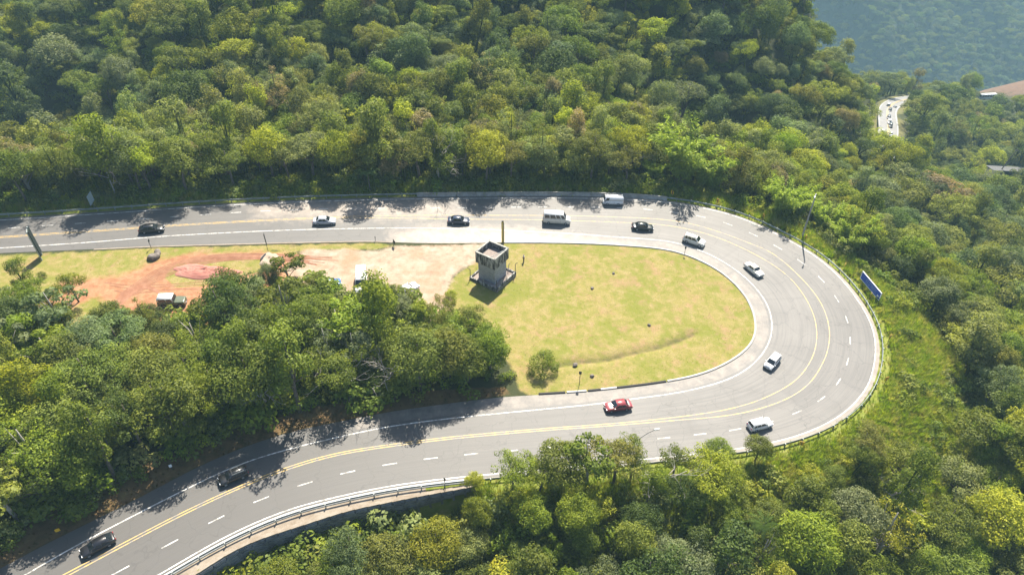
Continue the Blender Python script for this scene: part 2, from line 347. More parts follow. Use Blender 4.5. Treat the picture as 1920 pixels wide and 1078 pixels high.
def ground_material():
    t = NT('ground_soil_and_grass'); co = t.coord()
    n_big = t.noise(.16, 6, .6, co); n_mid = t.noise(.8, 7, .65, co); n_fine = t.noise(5, 6, .7, co); n_edge = t.noise(.5, 8, .7, co)
    def fac(a, lo=.42, hi=.58, amp=.7):
        x = t.math('ADD', t.attr(a), t.math('MULTIPLY', t.math('SUBTRACT', n_edge, .5), amp)); return t.ramp(x, [(lo, 0.0), (hi, 1.0)])
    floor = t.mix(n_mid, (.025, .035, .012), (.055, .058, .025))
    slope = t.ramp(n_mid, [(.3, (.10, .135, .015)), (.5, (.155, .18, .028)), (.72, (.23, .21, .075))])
    straw = t.ramp(n_mid, [(.28, (.235, .245, .055)), (.5, (.325, .285, .095)), (.72, (.40, .325, .155))])
    green = t.ramp(n_fine, [(.3, (.165, .20, .026)), (.7, (.29, .295, .065))])
    patch = t.ramp(t.math('ADD', t.math('MULTIPLY', n_big, .6), t.math('MULTIPLY', n_mid, .4)), [(.42, 0.0), (.54, 1.0)])
    grass = t.mix(patch, green, straw); bare = t.ramp(t.noise(.33, 7, .65, co), [(.53, 0.0), (.66, .70)]); grass = t.mix(bare, grass, (.40, .26, .155)); grass = t.mix(1.0, grass, (.72, .675, .66), 'MULTIPLY')
    grass = t.mix(t.ramp(n_fine, [(.42, .0), (.72, .6)]), grass, (.09, .105, .025))
    lay = t.ramp(n_mid, [(.25, (.22, .155, .11)), (.5, (.31, .245, .18)), (.75, (.38, .32, .26))]); lay = t.mix(t.ramp(n_big, [(.45, 0.0), (.65, .7)]), lay, (.30, .165, .095))
    soil = t.ramp(n_mid, [(.28, (.20, .085, .042)), (.5, (.29, .145, .078)), (.74, (.33, .215, .12))])
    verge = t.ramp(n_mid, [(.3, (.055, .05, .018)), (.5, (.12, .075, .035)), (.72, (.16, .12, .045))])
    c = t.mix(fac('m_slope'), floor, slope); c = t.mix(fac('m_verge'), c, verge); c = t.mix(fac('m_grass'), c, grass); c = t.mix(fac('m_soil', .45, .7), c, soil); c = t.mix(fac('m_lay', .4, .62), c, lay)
    c = t.mix(t.math('MULTIPLY', fac('m_ditch', .40, .95, 1.15), .72), c, (.06, .055, .024))
    c = t.mix(fac('m_farcut'), c, t.mix(n_mid, (.07, .095, .02), (.16, .12, .06))); c = t.mix(fac('m_burn', .4, .6, 1.0), c, t.mix(n_mid, (.05, .037, .03), (.20, .125, .085)))
    t.col(c); t.bump(t.math('ADD', n_fine, n_mid), .5, .12); return t.done(.95, 0, .2)
def axis(a, b, fa, fb, fine, grow=1.16, mx=14):
    xs = list(np.arange(fa, fb + 1e-6, fine)); s = fine
    while xs[-1] < b: s = min(s * grow, mx); xs.append(xs[-1] + s)
    s = fine
    while xs[0] > a: s = min(s * grow, mx); xs.insert(0, xs[0] - s)
    return np.array(xs)
gxs = axis(-330, 460, -105, 82, .62); gys = axis(-80, 540, 36, 132, .62)
GXX, GYY = np.meshgrid(gxs, gys); GXY = np.stack([GXX.ravel(), GYY.ravel()], 1)
gzv = ground_z(GXY); mk = ground_masks(GXY)
gzv = gzv - .42 * mk['m_ditch'] - np.where(inside(GXY, np.vstack([LE, EDGE_OUT[::-1]])), .04, 0)
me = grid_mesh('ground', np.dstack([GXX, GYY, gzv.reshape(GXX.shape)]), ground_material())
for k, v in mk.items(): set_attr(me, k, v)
tag(obj('ground', me), kind='structure')

# ------------------------------------------------------------------ far mountain across the valley
MS = 1.5
def mountain_z(XY):
    x, y = XY[:, 0], XY[:, 1]
    r = 24 * np.sin(x * .021 + .6 + y * .008) + 13 * np.sin(x * .047 + y * .016) + 5 * np.sin(x * .09 + 2.0 + y * .03)
    x = x / MS; y = y / MS; r = 24 * np.sin(x * .021 + .6 + y * .008) + 13 * np.sin(x * .047 + y * .016) + 5 * np.sin(x * .09 + 2.0 + y * .03)
    return MS * (-262 + (y - 594) * .46 + r * np.clip((y - 560) / 120, 0.2, 1.3) + (x - 393) * .05) + CH
mxs = np.arange(-400, 1700, 14.0); mys = np.arange(480 * MS, 1150 * MS, 14.0); MX, MY = np.meshgrid(mxs, mys); MXY = np.stack([MX.ravel(), MY.ravel()], 1)
tag(obj('mountain', grid_mesh('mountain', np.dstack([MX, MY, mountain_z(MXY).reshape(MX.shape)]), plain('mountain_soil', (.035, .05, .02), .95, 0, .4, .2))), kind='structure')

# ------------------------------------------------------------------ road
def near_pts(P, L):
    out = []
    for p in P:
        k = int(np.argmin(((L[:, :2] - p[:2]) ** 2).sum(1))); best = None
        for a in (k - 1, k):
            if 0 <= a < len(L) - 1:
                d = L[a + 1, :2] - L[a, :2]; t = np.clip(((p[:2] - L[a, :2]) @ d) / (d @ d), 0, 1); q = L[a, :2] + d * t
                e = ((q - p[:2]) ** 2).sum()
                if best is None or e < best[0]: best = (e, q)
        out.append(best[1])
    out = np.array(out)
    for _ in range(4): out[1:-1] = .25 * out[:-2] + .5 * out[1:-1] + .25 * out[2:]
    return out
SUB = 4
def road_mesh():
    base = LYN; lines = [near_pts(base, LE), near_pts(base, LW), base[:, :2], near_pts(base, LD), near_pts(base, LO), near_pts(base, EDGE_OUT)]
    cols = []; lane = []
    for j in range(5):
        for k in range(SUB):
            t = k / SUB; cols.append(lines[j] * (1 - t) + lines[j + 1] * t); lane.append(j - 1 + t)
    cols.append(lines[5]); lane.append(4.0)
    XY = np.stack(cols, 1); z = plane_z(XY[..., 0], XY[..., 1]) + .03
    s = np.r_[0, np.cumsum(np.linalg.norm(np.diff(base[:, :2], axis=0), axis=1))]
    la = np.tile(np.array(lane), (len(base), 1)); ss = np.tile(s[:, None], (1, len(lane)))
    me = grid_mesh('road', np.dstack([XY, z]), None); set_attr(me, 'lane', la); set_attr(me, 'run', ss)
    P = XY.reshape(-1, 2)
    D1 = wpoly([(470,384),(560,374),(760,372),(850,382),(880,408),(760,411),(560,413),(480,412)]); D2 = wpoly([(730,438),(800,424),(980,428),(1100,444),(1180,455),(1180,470),(900,466),(740,462)])
    d = np.maximum(smask(P, D1, 5) * .85, smask(P, D2, 3.5)); lf = la.ravel()
    d = np.maximum(d, np.where(lf < -.05, .44, 0) * (P[:, 0] > -22)); d = np.maximum(d, np.where(lf > 3.1, .6, 0) * (P[:, 0] > 20)); set_attr(me, 'dust', d)
    low = P[:, 1] < 84; age_glare = np.where(low, np.clip((P[:, 0] + 8) / 60, -.35, 1), np.clip((P[:, 0] + 48) / 70, 0, 1)); set_attr(me, 'age_glare', age_glare)  # lighter towards the bend: older asphalt plus sun glare painted into the colour
    t = NT('worn_asphalt'); co = t.coord(); n1 = t.noise(.11, 5, .6, co); n2 = t.noise(9, 6, .75, co); n3 = t.noise(.6, 7, .7, co)
    ln = t.attr('lane'); rn = t.attr('run')
    cv = t.N('ShaderNodeCombineXYZ'); t.L(t.math('MULTIPLY', rn, .035), cv.inputs[0]); t.L(t.math('MULTIPLY', ln, 6.5), cv.inputs[1])
    cv3 = t.N('ShaderNodeCombineXYZ'); t.L(t.math('MULTIPLY', rn, .036), cv3.inputs[0]); t.L(ln, cv3.inputs[1])
    streak = t.noise(1.6, 6, .75, cv.outputs[0]); cv2 = t.N('ShaderNodeCombineXYZ'); t.L(t.math('MULTIPLY', rn, .02), cv2.inputs[0]); t.L(t.math('MULTIPLY', ln, 26), cv2.inputs[1]); fine = t.noise(1.5, 3, .6, cv2.outputs[0])
    base_c = t.mix(t.ramp(t.math('ADD', t.attr('age_glare'), .35), [(0.0, 0.0), (.26, .25), (1.0, 1.0)]), (.084, .079, .074), (.160, .151, .140))
    base_c = t.mix(t.ramp(n1, [(.38, 0.0), (.62, .45)]), base_c, (.085, .081, .077))
    bk = t.N('ShaderNodeTexBrick'); bk.inputs['Scale'].default_value = 1.0; bk.inputs['Brick Width'].default_value = .62; bk.inputs['Row Height'].default_value = 1.0; bk.inputs['Mortar Size'].default_value = .012; bk.inputs['Color1'].default_value = (0, 0, 0, 1); bk.inputs['Color2'].default_value = (1, 1, 1, 1); bk.inputs['Mortar'].default_value = (.9, .9, .9, 1); t.L(cv3.outputs[0], bk.inputs['Vector'])
    base_c = t.mix(t.ramp(bk.outputs['Color'], [(.55, 0.0), (.95, .28)]), base_c, (.085, .081, .077))
    vo = t.N('ShaderNodeTexVoronoi', feature='DISTANCE_TO_EDGE'); vo.inputs['Scale'].default_value = .22; wv = t.N('ShaderNodeVectorMath', operation='ADD'); t.L(co, wv.inputs[0]); sv = t.N('ShaderNodeTexNoise'); sv.inputs['Scale'].default_value = .5; t.L(co, sv.inputs['Vector']); sm = t.N('ShaderNodeVectorMath', operation='SCALE'); sm.inputs['Scale'].default_value = 3.0; t.L(sv.outputs['Color'], sm.inputs[0]); t.L(sm.outputs[0], wv.inputs[1]); t.L(wv.outputs[0], vo.inputs['Vector'])
    base_c = t.mix(t.ramp(vo.outputs['Distance'], [(.004, .5), (.016, 0.0)]), base_c, (.05, .048, .046))
    base_c = t.mix(t.ramp(streak, [(.44, 0.0), (.66, .55)]), base_c, (.070, .067, .064))
    base_c = t.mix(t.ramp(fine, [(.5, 0.0), (.64, .32)]), base_c, (.060, .058, .056))
    base_c = t.mix(t.math('MULTIPLY', n2, .3), base_c, (.07, .067, .064))
    du = t.math('ADD', t.attr('dust'), t.math('MULTIPLY', t.math('SUBTRACT', n3, .5), .8)); duf = t.ramp(du, [(.30, 0.0), (.85, .92)])
    base_c = t.mix(duf, base_c, t.mix(n3, (.245, .19, .145), (.36, .315, .27)))
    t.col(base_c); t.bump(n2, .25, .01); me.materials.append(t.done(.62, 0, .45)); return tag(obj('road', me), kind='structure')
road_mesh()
ROADPOLY = np.vstack([LE, EDGE_OUT[::-1]])
def strip(name, P, w, h, mat): return tag(obj(name, grid_mesh(name, ribbon(P, w / 2, w / 2, h), mat)), kind='structure')
strip('edge_line', LW, .17, .036, M['white_line']); strip('edge_line', LO, .17, .036, M['white_line'])
strip('centre_line', LYF, .14, .037, M['yellow_line']); strip('centre_line', LYN, .14, .041, M['yellow_line'])
dash = MB(); s = np.r_[0, np.cumsum(np.linalg.norm(np.diff(LD[:, :2], axis=0), axis=1))]
k0 = int(np.argmin(((LD - on_plane(736, 869)) ** 2).sum(1))); s0 = s[k0] % 5.45
for c in np.arange(s0, s[-1] - 3, 5.45):
    q = [np.array([np.interp(x, s, LD[:, 0]), np.interp(x, s, LD[:, 1])]) for x in (c - .95, c + .95)]
    d = (q[1] - q[0]); d /= np.linalg.norm(d); nn = np.array([-d[1], d[0]]) * .075
    V = [q[0] + nn, q[0] - nn, q[1] - nn, q[1] + nn]; dash.add([(v[0], v[1], plane_z(*v) + .036) for v in V], [(0, 1, 2, 3)])
tag(dash.build('lane_dashes', M['white_line']), kind='structure')

# kerb round the infield, black and white paint at its lower end
def pick(L, a, b):
    i = int(np.argmin(((L - on_plane(*a)) ** 2).sum(1))); j = int(np.argmin(((L - on_plane(*b)) ** 2).sum(1))); return L[min(i, j):max(i, j) + 1]
def kerb_piece(P, mat, w=.3, h=.16, name='kerb'):
    T = tangents(P); N = np.stack([-T[:, 1], T[:, 0]], 1); rows = np.zeros((len(P), 4, 3))
    for j, (d, z) in enumerate(((.02, -.1), (.02, h), (-w, h), (-w, -.1))):
        q = P[:, :2] + N * d; rows[:, j, :2] = q; rows[:, j, 2] = plane_z(q[:, 0], q[:, 1]) + z
    return tag(obj(name, grid_mesh(name, rows, mat, False)), kind='structure')
kerb_piece(pick(LE, (950, 455), (1268, 713)), M['kerb'])
for a, b, m in (((1266,714),(1252,717),'kerb'),((1251,717),(1158,728),'kerb_black'),((1157,728),(1128,731.5),'kerb'),((1127,731.5),(1102,734.5),'kerb_black'),((1101,734.7),(1062,737.5),'kerb'),((1061,737.5),(1012,740.5),'kerb_black')):
    kerb_piece(pick(resample(LE, .25), a, b), M[m])
kerb_piece(pick(LE, (180, 467), (740, 455)), M['path'], .3, .07, 'gutter')
kerb_piece(offset_line(pick(LO, (880, 893), (300, 1076)), .95), M['gutter'], .55, .10, 'gutter')
kerb_piece(offset_line(pick(LO, (1560, 790), (900, 892)), .8), M['path'], .3, .08, 'gutter')
# path beside the lower road on top of the retaining wall
def path_sheet():
    a = resample(pick(offset_line(LO, 1.05), (800, 905), (300, 1085)), 1.0); a = np.vstack([a, a[-1] + (a[-1] - a[-2]) * np.arange(1, 50)[:, None]])
    b = near_pts(a, LWALL); t = np.linspace(0, 1, 5)[None, :, None]; XY = a[:, None, :2] * (1 - t) + b[:, None, :] * t
    Z = plane_z(XY[..., 0], XY[..., 1]) + .035; tag(obj('footpath', grid_mesh('footpath', np.dstack([XY, Z]), M['path'])), kind='structure')
path_sheet()
# soil: ruts, heaps
def rut(pts, w=.32):
    L = crom(np.array([on_plane(*p) for p in pts]), .6); n = np.array([random.uniform(-.06, .06) for _ in L]); n = np.convolve(n, np.ones(5) / 5, 'same')
    R = ribbon(L, w / 2, w / 2, .03); R[:, :, :2] += n[:, None, None]; tag(obj('dirt_track', grid_mesh('dirt_track', R, M['rut'])), kind='structure')
for k in range(11):
    o = k * 2.1 - 9 + random.uniform(-1, 1)
    rut([(225,556 + o * .5),(262,535 + o),(300,512 + o),(350,494 + o * .8),(410,483 + o * .6),(480,480 + o * .5),(560,484 + o * .6),(590 + random.uniform(-20, 45),487 + o * .8)], random.choice((.1, .14, .2)))
for k in range(6):
    o = k * 4; rut([(215,566 + o),(240,545 + o * .7),(268,534 + o * .3),(296,544 + o * .2),(305,562 + o * .2),(290,580)][: random.choice((4, 5, 6))], .3)
for k in range(3):
    o = k * 6 + random.uniform(-2, 2); rut([(196 + 9 * k,531 + o),(250,536 + o),(330,533 + o * .7),(400,527 + o * 1.2)], .16)
def heap(name, cx, cy, rx, ry, h, mat, label, cat, yaw=0.0):
    c = on_plane(cx, cy); n, m = 26, 34; rows = np.zeros((n, m, 3))
    for i in range(n):
        r = i / (n - 1)
        for j in range(m):
            a = 2 * math.pi * j / (m - 1); k = 1 + .13 * math.sin(3 * a + 1) + .07 * math.sin(7 * a); x = r * rx * k * math.cos(a); y = r * ry * k * math.sin(a)
            X = c[0] + x * math.cos(yaw) - y * math.sin(yaw); Y = c[1] + x * math.sin(yaw) + y * math.cos(yaw)
            z = h * max(0, 1 - r ** 2.2) * (.85 + .16 * math.sin(x * 1.3 + y) * math.sin(y * 1.9 + 1) + .09 * math.sin(x * 3.7 + y * 2.1) + random.uniform(-.16, .16)) - (.12 if r > .96 else 0); rows[i, j] = (X, Y, plane_z(X, Y) + max(z, .02) + (.0 if r < .96 else -.14))
    tag(obj(name, grid_mesh(name, rows, mat)), label, cat)
heap('soil_mound', 383, 510, 5.9, 2.0, .8, M['pink_soil'], 'long low mound of pink red soil on the bare ground', 'soil mound')
heap('sand_heap', 505, 487, 1.8, 2.2, .55, M['sand_pile'], 'small pale sand heap beside the tyre tracks in the red soil', 'sand heap')

# far road in the valley
def far_road():
    w = 4.0; P = resample(FAR_ROAD, 2.0); T = tangents(P); N = np.stack([-T[:, 1], T[:, 0]], 1)
    def rb(a, b, h, L=P, Nn=N): return np.stack([np.c_[L[:, :2] + Nn * a, L[:, 2] + h], np.c_[L[:, :2] + Nn * b, L[:, 2] + h]], 1)
    tag(obj('road', grid_mesh('road', rb(w, -w, .25), plain('pale_asphalt', (.15, .147, .143), .7, 0, .15, .3))), kind='structure')
    for o in (-.25, .25): tag(obj('centre_line', grid_mesh('centre_line', rb(o + .16, o - .16, .33), M['yellow_line'])), kind='structure')
    for o in (-w + .5, w - .5): tag(obj('edge_line', grid_mesh('edge_line', rb(o + .08, o - .08, .33), M['white_line'])), kind='structure')
    return P, N
FP, FN = far_road()
def low_road():
    L = LOWR; T = tangents(L); N = np.stack([-T[:, 1], T[:, 0]], 1)
    rows = np.stack([np.c_[L[:, :2] + N * 2, L[:, 2] + .3], np.c_[L[:, :2] - N * 2, L[:, 2] + .3]], 1); tag(obj('road', grid_mesh('road', rows, plain('grey_asphalt', (.07, .07, .07), .7))), kind='structure')
low_road()

# ------------------------------------------------------------------ guard rails, barrier, wall
def w_beam(P, h0, name, mat, parent):
    prof = [(0, .0), (.07, .05), (.07, .10), (0, .155), (.07, .21), (.07, .26), (0, .31), (-.02, .31), (-.02, 0)]
    T = tangents(P); N = np.stack([-T[:, 1], T[:, 0]], 1); rows = np.zeros((len(P), len(prof), 3))
    for j, (d, z) in enumerate(prof):
        q = P[:, :2] - N * d; rows[:, j, :2] = q; rows[:, j, 2] = plane_z(q[:, 0], q[:, 1]) + h0 + z
    obj(name, grid_mesh(name, rows, mat, False), parent)
def guard_rail(P, label, mat, group=None, back=.08):
    P = resample(P, 1.0); c = P[len(P) // 2]; e = empty('guard_rail', c); tag(e, label, 'guard rail', group)
    def loc(me): me.transform(Matrix.Translation(-Vector(c))); return me
    before = set(bpy.data.objects); w_beam(P, .42, 'rail', mat, e)
    n = int(min(98, len(P) / 3)); pm = MB(); pm.box((0, 0, .3), (.12, .18, .9)); pm = pm.mesh('post', mat)
    T = tangents(P); N = np.stack([-T[:, 1], T[:, 0]], 1)
    for i in np.linspace(1, len(P) - 2, n).astype(int):
        q = P[i, :2] + N[i] * back * 1.4; o = obj('post', pm, e); o.location = (q[0] - c[0], q[1] - c[1], plane_z(*q) - c[2]); o.rotation_euler = (0, 0, math.atan2(T[i, 1], T[i, 0]))
    for o in set(bpy.data.objects) - before:
        if o.name.startswith('rail'): loc(o.data)
    return e
guard_rail(pick(RAIL, (-500, 440), (790, 373)), 'grey guard rail along the far edge of the upper straight before the concrete barrier', M['galv'])
guard_rail(pick(RAIL, (1235, 378), (1570, 785)), 'greenish guard rail curving round the outside of the bend', M['galv_green'])
guard_rail(pick(RAIL, (1562, 790), (300, 1080)), 'pale guard rail along the outer edge of the lower road', M['galv'])
def barrier():
    P = resample(pick(RAIL, (780, 373), (1250, 379)), 2.0); e = empty('concrete_barrier', P[0]); tag(e, 'pale concrete safety barrier on the far edge of the upper road', 'barrier')
    T = tangents(P)
    prof = [(-.3, -.05), (-.3, .12), (-.14, .38), (-.1, .85), (.1, .85), (.14, .38), (.3, .12), (.3, -.05)]
    for i in range(0, len(P) - 2, 2):
        a, b = P[i], P[i + 2]; d = (b - a)[:2]; L = np.linalg.norm(d); d /= L; n = np.array([-d[1], d[0]]); rows = np.zeros((2, len(prof), 3))
        for r, (p, off) in enumerate(((a, .03), (b, -.03))):
            for j, (y, z) in enumerate(prof): rows[r, j] = (p[0] + d[0] * off + n[0] * y - P[0, 0], p[1] + d[1] * off + n[1] * y - P[0, 1], p[2] + z - P[0, 2])
        m = MB(); m.add(rows.reshape(-1, 3), [(j, j + 1, 8 + j + 1, 8 + j) for j in range(7)] + [tuple(range(8)), tuple(range(15, 7, -1))]); m.build('barrier_block', M['concrete'], e)
barrier()
def crib_wall():
    P = resample(LWALL, 1.55); e = empty('retaining_wall', P[0]); tag(e, 'dark concrete crib retaining wall below the footpath of the lower road', 'retaining wall'); T = tangents(P); N = np.stack([-T[:, 1], T[:, 0]], 1)
    cap = MB()
    for i in range(len(P) - 1):
        a, b = P[i], P[i + 1]; m = (a + b) / 2 - P[0]; d = (b - a)[:2]; rz = math.atan2(d[1], d[0]); L = np.linalg.norm(d); n = N[i]
        tall = min(3.4, .6 + i * .35)
        pn = MB(); pn.box((m[0] + n[0] * .30, m[1] + n[1] * .30, m[2] - tall / 2 - .12), (L - .10, .36, tall), rz)
        for q in range(int(tall / .55)): pn.box((m[0] + n[0] * .50, m[1] + n[1] * .50, m[2] - .4 - q * .55), (L - .2, .12, .2), rz)
        pn.build('wall_panel', M['crib'], e)
        pl = a - P[0]; pt = MB(); pt.box((pl[0] + n[0] * .34, pl[1] + n[1] * .34, pl[2] - tall / 2 - .55), (.28, .50, tall), rz); pt.build('buttress', M['crib'], e)
        cap.box((m[0] + n[0] * .12, m[1] + n[1] * .12, m[2] + .0), (L + .02, .5, .2), rz)
    cap.build('coping', M['path'], e)
crib_wall()
# ------------------------------------------------------------------ vehicles
SPEC = {  # L, W, H, belt, hood z, boot z, cabin x fractions (rear base, rear top, front top, front base) in half-lengths, wheelbase, wheel radius
 'sedan': (4.5, 1.75, 1.46, .94, .86, .98, (-.74, -.44, .16, .50), 2.6, .31),
 'coupe': (4.5, 1.78, 1.45, .95, .86, 1.0, (-.90, -.50, .16, .52), 2.65, .32),
 'hatch': (4.1, 1.72, 1.50, .95, .90, .96, (-.97, -.80, .14, .52), 2.5, .31),
 'suv': (4.5, 1.85, 1.70, 1.06, 1.02, 1.06, (-.97, -.86, .18, .52), 2.65, .36),
 'mpv': (4.25, 1.76, 1.66, 1.0, .97, 1.0, (-.97, -.85, .22, .60), 2.6, .32),
 'old': (4.3, 1.68, 1.42, .92, .88, .94, (-.62, -.36, .18, .42), 2.5, .30),
 'minibus': (5.7, 1.95, 2.45, 1.30, 1.18, 1.3, (-.985, -.96, .42, .72), 3.55, .34),
 'kombi': (4.45, 1.72, 1.95, 1.08, .95, 1.08, (-.985, -.95, .80, .95), 2.4, .32),
 'jeep': (4.2, 1.78, 1.90, 1.15, 1.15, 1.15, (-.98, -.96, .14, .28), 2.5, .40),
 'bus': (9.5, 2.45, 3.1, 1.5, 1.4, 1.5, (-.99, -.98, .94, .985), 5.2, .48)}
WH = {}
def wheel_mesh(r):
    if r not in WH:
        a = MB(); n = 20; w = .105; ring = [(.62 * r, -w), (.9 * r, -w), (r, -w * .7), (r, w * .7), (.9 * r, w), (.62 * r, w)]
        V = [(q * math.cos(2 * math.pi * k / n), y, q * math.sin(2 * math.pi * k / n)) for k in range(n) for q, y in ring]; m = len(ring)
        a.add(V, [(k * m + j, ((k + 1) % n) * m + j, ((k + 1) % n) * m + (j + 1) % m, k * m + (j + 1) % m) for k in range(n) for j in range(m)])
        b = MB(); b.tube([(0, -w * .8, 0), (0, w * .8, 0)], .62 * r, 16); b.tube([(0, -w * 1.05, 0), (0, w * 1.05, 0)], .2 * r, 8)
        for k in range(5):
            an = 2 * math.pi * k / 5; b.box((.36 * r * math.cos(an), 0, .36 * r * math.sin(an)), (.5 * r, w * 1.9, .12 * r), m=Matrix.Rotation(-an, 3, 'Y'))
        WH[r] = (a.mesh('wheel', M['tyre'], True), b.mesh('rim', M['rim']))
    return WH[r]
def frame_at(P, fwd):
    z = PN; x = Vector((fwd[0], fwd[1], 0)); x = (x - z * x.dot(z)).normalized(); y = z.cross(x)
    m = Matrix((x, y, z)).transposed().to_4x4(); m.translation = Vector(P); return m
def vehicle(name, kind, color, label, cat, P, fwd, roof=None, lower=None, rails=False, detail=True, group=None, mat=None, box=None):
    L, W, H, ZB, ZH, ZT, cx, wb, r = SPEC[kind]; hl = L / 2; hw = W / 2; z0 = .2 if kind != 'jeep' else .42
    e = empty(name, mat=mat or frame_at(P, fwd)); tag(e, label, cat, group)
    paint = m_paint(cat.replace(' ', '_') + '_paint', color) if isinstance(color, tuple) else color
    rb, rt, ft, fb = (c * hl for c in cx)
    # lower body: lofted stations with rounded shoulders
    st = [(-hl, .50, ZT - .34, .80), (-hl + .05, .36, ZT - .10, .88), (-hl + .16, z0 + .06, ZT - .02, .94), (rb, z0, max(ZT, ZB - .02), .985), (rb * .5, z0, ZB, 1), (0, z0, ZB, 1), (fb * .6, z0, ZB, 1), (fb, z0, ZB - .01, .99)]
    if hl - fb > .55: st += [(fb + (hl - fb) * .4, z0, ZH + (ZB - ZH) * .35, .985), (fb + (hl - fb) * .75, z0, ZH - .04, .95)]
    st += [(hl - .16, z0 + .05, ZH - .12 if kind != 'jeep' else ZH - .02, .92), (hl - .05, .34, ZH - .22 if kind != 'jeep' else ZH - .06, .86), (hl, .46, ZH - .36, .78)]
    st = sorted({round(s[0], 3): s for s in st}.values())
    def sec(x, zb, zt, k):
        w = hw * k; return [(x, 0, zb), (x, w * .86, zb), (x, w * .97, zb + .10), (x, w, (zb + zt) / 2), (x, w * .985, zt - .12), (x, w * .93, zt - .03), (x, w * .80, zt), (x, 0, zt + .012)]
    V = []; n = 14
    for x, zb, zt, k in st:
        a = sec(x, zb, zt, k); V += a + [(p[0], -p[1], p[2]) for p in a[-2:0:-1]]
    b = MB(); b.add(V, [(i * n + j, i * n + (j + 1) % n, (i + 1) * n + (j + 1) % n, (i + 1) * n + j) for i in range(len(st) - 1) for j in range(n)] + [tuple(range(n))[::-1], tuple((len(st) - 1) * n + j for j in range(n))])
    bo = b.build('body', paint, e, smooth_=True)
    # cabin frustum
    wb_, wt = hw * .925, hw * (.74 if kind not in ('minibus', 'kombi', 'jeep', 'bus') else .86)
    base = [Vector((rb, wb_, ZB - .03)), Vector((fb, wb_, ZB - .03)), Vector((fb, -wb_, ZB - .03)), Vector((rb, -wb_, ZB - .03))]
    top = [Vector((rt, wt, H)), Vector((ft, wt, H)), Vector((ft, -wt, H)), Vector((rt, -wt, H))]
    c = MB(); c.add(base + top, [(0, 3, 2, 1), (4, 5, 6, 7), (0, 1, 5, 4), (1, 2, 6, 5), (2, 3, 7, 6), (3, 0, 4, 7)])
    roofm = paint if roof is None else (m_paint('roof_paint', roof)); cab = c.build('roof', roofm, e, smooth_=True, bevel=.07, seg=2)
    def pt(q, u, v): return (q[0] * (1 - u) + q[1] * u) * (1 - v) + (q[3] * (1 - u) + q[2] * u) * v      # bilinear on a face
    def pane(nm, q, u0, u1, v0, v1):
        m = MB(); m.prism([pt(q, u0, v0), pt(q, u1, v0), pt(q, u1, v1), pt(q, u0, v1)], .014, .05); m.build(nm, M['glass'], e)
    sideL = [base[1], base[0], top[0], top[1]]; sideR = [base[3], base[2], top[2], top[3]]
    pane('windshield', [base[2], base[1], top[1], top[2]], .05, .95, .1, .9)
    if kind != 'kombi': pane('rear_window', [base[0], base[3], top[3], top[0]], .08, .92, .14, .86)
    else: pane('rear_window', [base[0], base[3], top[3], top[0]], .15, .85, .3, .8)
    if kind == 'minibus': cuts = [(.035, .19), (.23, .42), (.45, .70), (.73, .96)]
    elif kind == 'bus': cuts = [(.03 + .16 * k, .16 + .16 * k) for k in range(6)]
    elif kind == 'kombi': cuts = [(.07, .24)]
    elif kind == 'jeep': cuts = [(.08, .40), (.46, .90)]
    elif kind in ('suv', 'mpv', 'hatch'): cuts = [(.12, .42), (.45, .70), (.73, .90)]
    else: cuts = [(.16, .50), (.53, .86)]
    for a, d in cuts:
        pane('side_window', sideL, a, d, .16, .88); pane('side_window', sideR, 1 - d, 1 - a, .16, .88)
    wm, rm = wheel_mesh(r)
    for sx in (-1, 1):
        for sy in (-1, 1):
            w = obj('wheel', wm, e); w.location = (sx * wb / 2 + .02 * L, sy * (hw - .10), r); obj('rim', rm, w)
            ar = MB(); pts = [(sx * wb / 2 + .02 * L + (r + .05) * math.cos(t), sy * (hw - .02), r + (r + .05) * math.sin(t)) for t in np.linspace(-.15, math.pi + .15, 12)]; ar.tube(pts, .055, 5); ar.build('wheel_arch', M['black_trim'] if lower or kind == 'jeep' else paint, e)
    if detail:
        for sy in (-1, 1):
            h = MB(); h.box((hl - .12, sy * hw * .62, ZH - .24), (.16, .34, .15), sy * -.25); h.build('headlight', M['lamp_clear'], e)
            t = MB(); t.box((-hl + .05, sy * hw * .68, ZT - .24), (.12, .28, .20), sy * .2); t.build('taillight', M['lamp_red'], e)
            q = MB(); q.box((fb - .22, sy * (hw + .06), ZB + .06), (.14, .2, .13)); q.build('side_mirror', paint if kind not in ('kombi', 'jeep') else M['black_trim'], e, bevel=.02)
        bp = MB(); bp.box((hl - .06, 0, .38), (.16, W * .84, .16)); bp.build('bumper', M['black_trim'] if lower or kind in ('old', 'minibus', 'jeep') else paint, e, bevel=.03)
        bp = MB(); bp.box((-hl + .06, 0, .42), (.16, W * .84, .16)); bp.build('bumper', M['black_trim'] if lower or kind in ('old', 'minibus', 'jeep') else paint, e, bevel=.03)
        g = MB(); g.box((hl - .07, 0, ZH - .30), (.12, W * .42, .1)); g.build('grille', M['black_trim'], e)
        for sx in (-1, 1):
            q = MB(); q.box((sx * (hl + .015), 0, .46), (.03, .4, .13)); q.build('number_plate', M['plate'], e)
        for sy in (-1, 1):
            for x in ([fb * .95 - .25, (ft + rt) / 2 + .15, rb * .72] if kind not in ('minibus', 'kombi') else [fb - .35, fb - 1.3, -.2]):
                d = MB(); d.box((x, sy * hw * .995, (z0 + ZB) / 2 + .05), (.018, .03, (ZB - z0) * .62)); d.build('door_seam', M['black_trim'], e)
    if lower:
        m = MB()
        for sy in (-1, 1): m.box((0, sy * (hw - .02), z0 + .14), (L * .62, .08, .2))
        m.build('side_cladding', M['black_trim'], e)
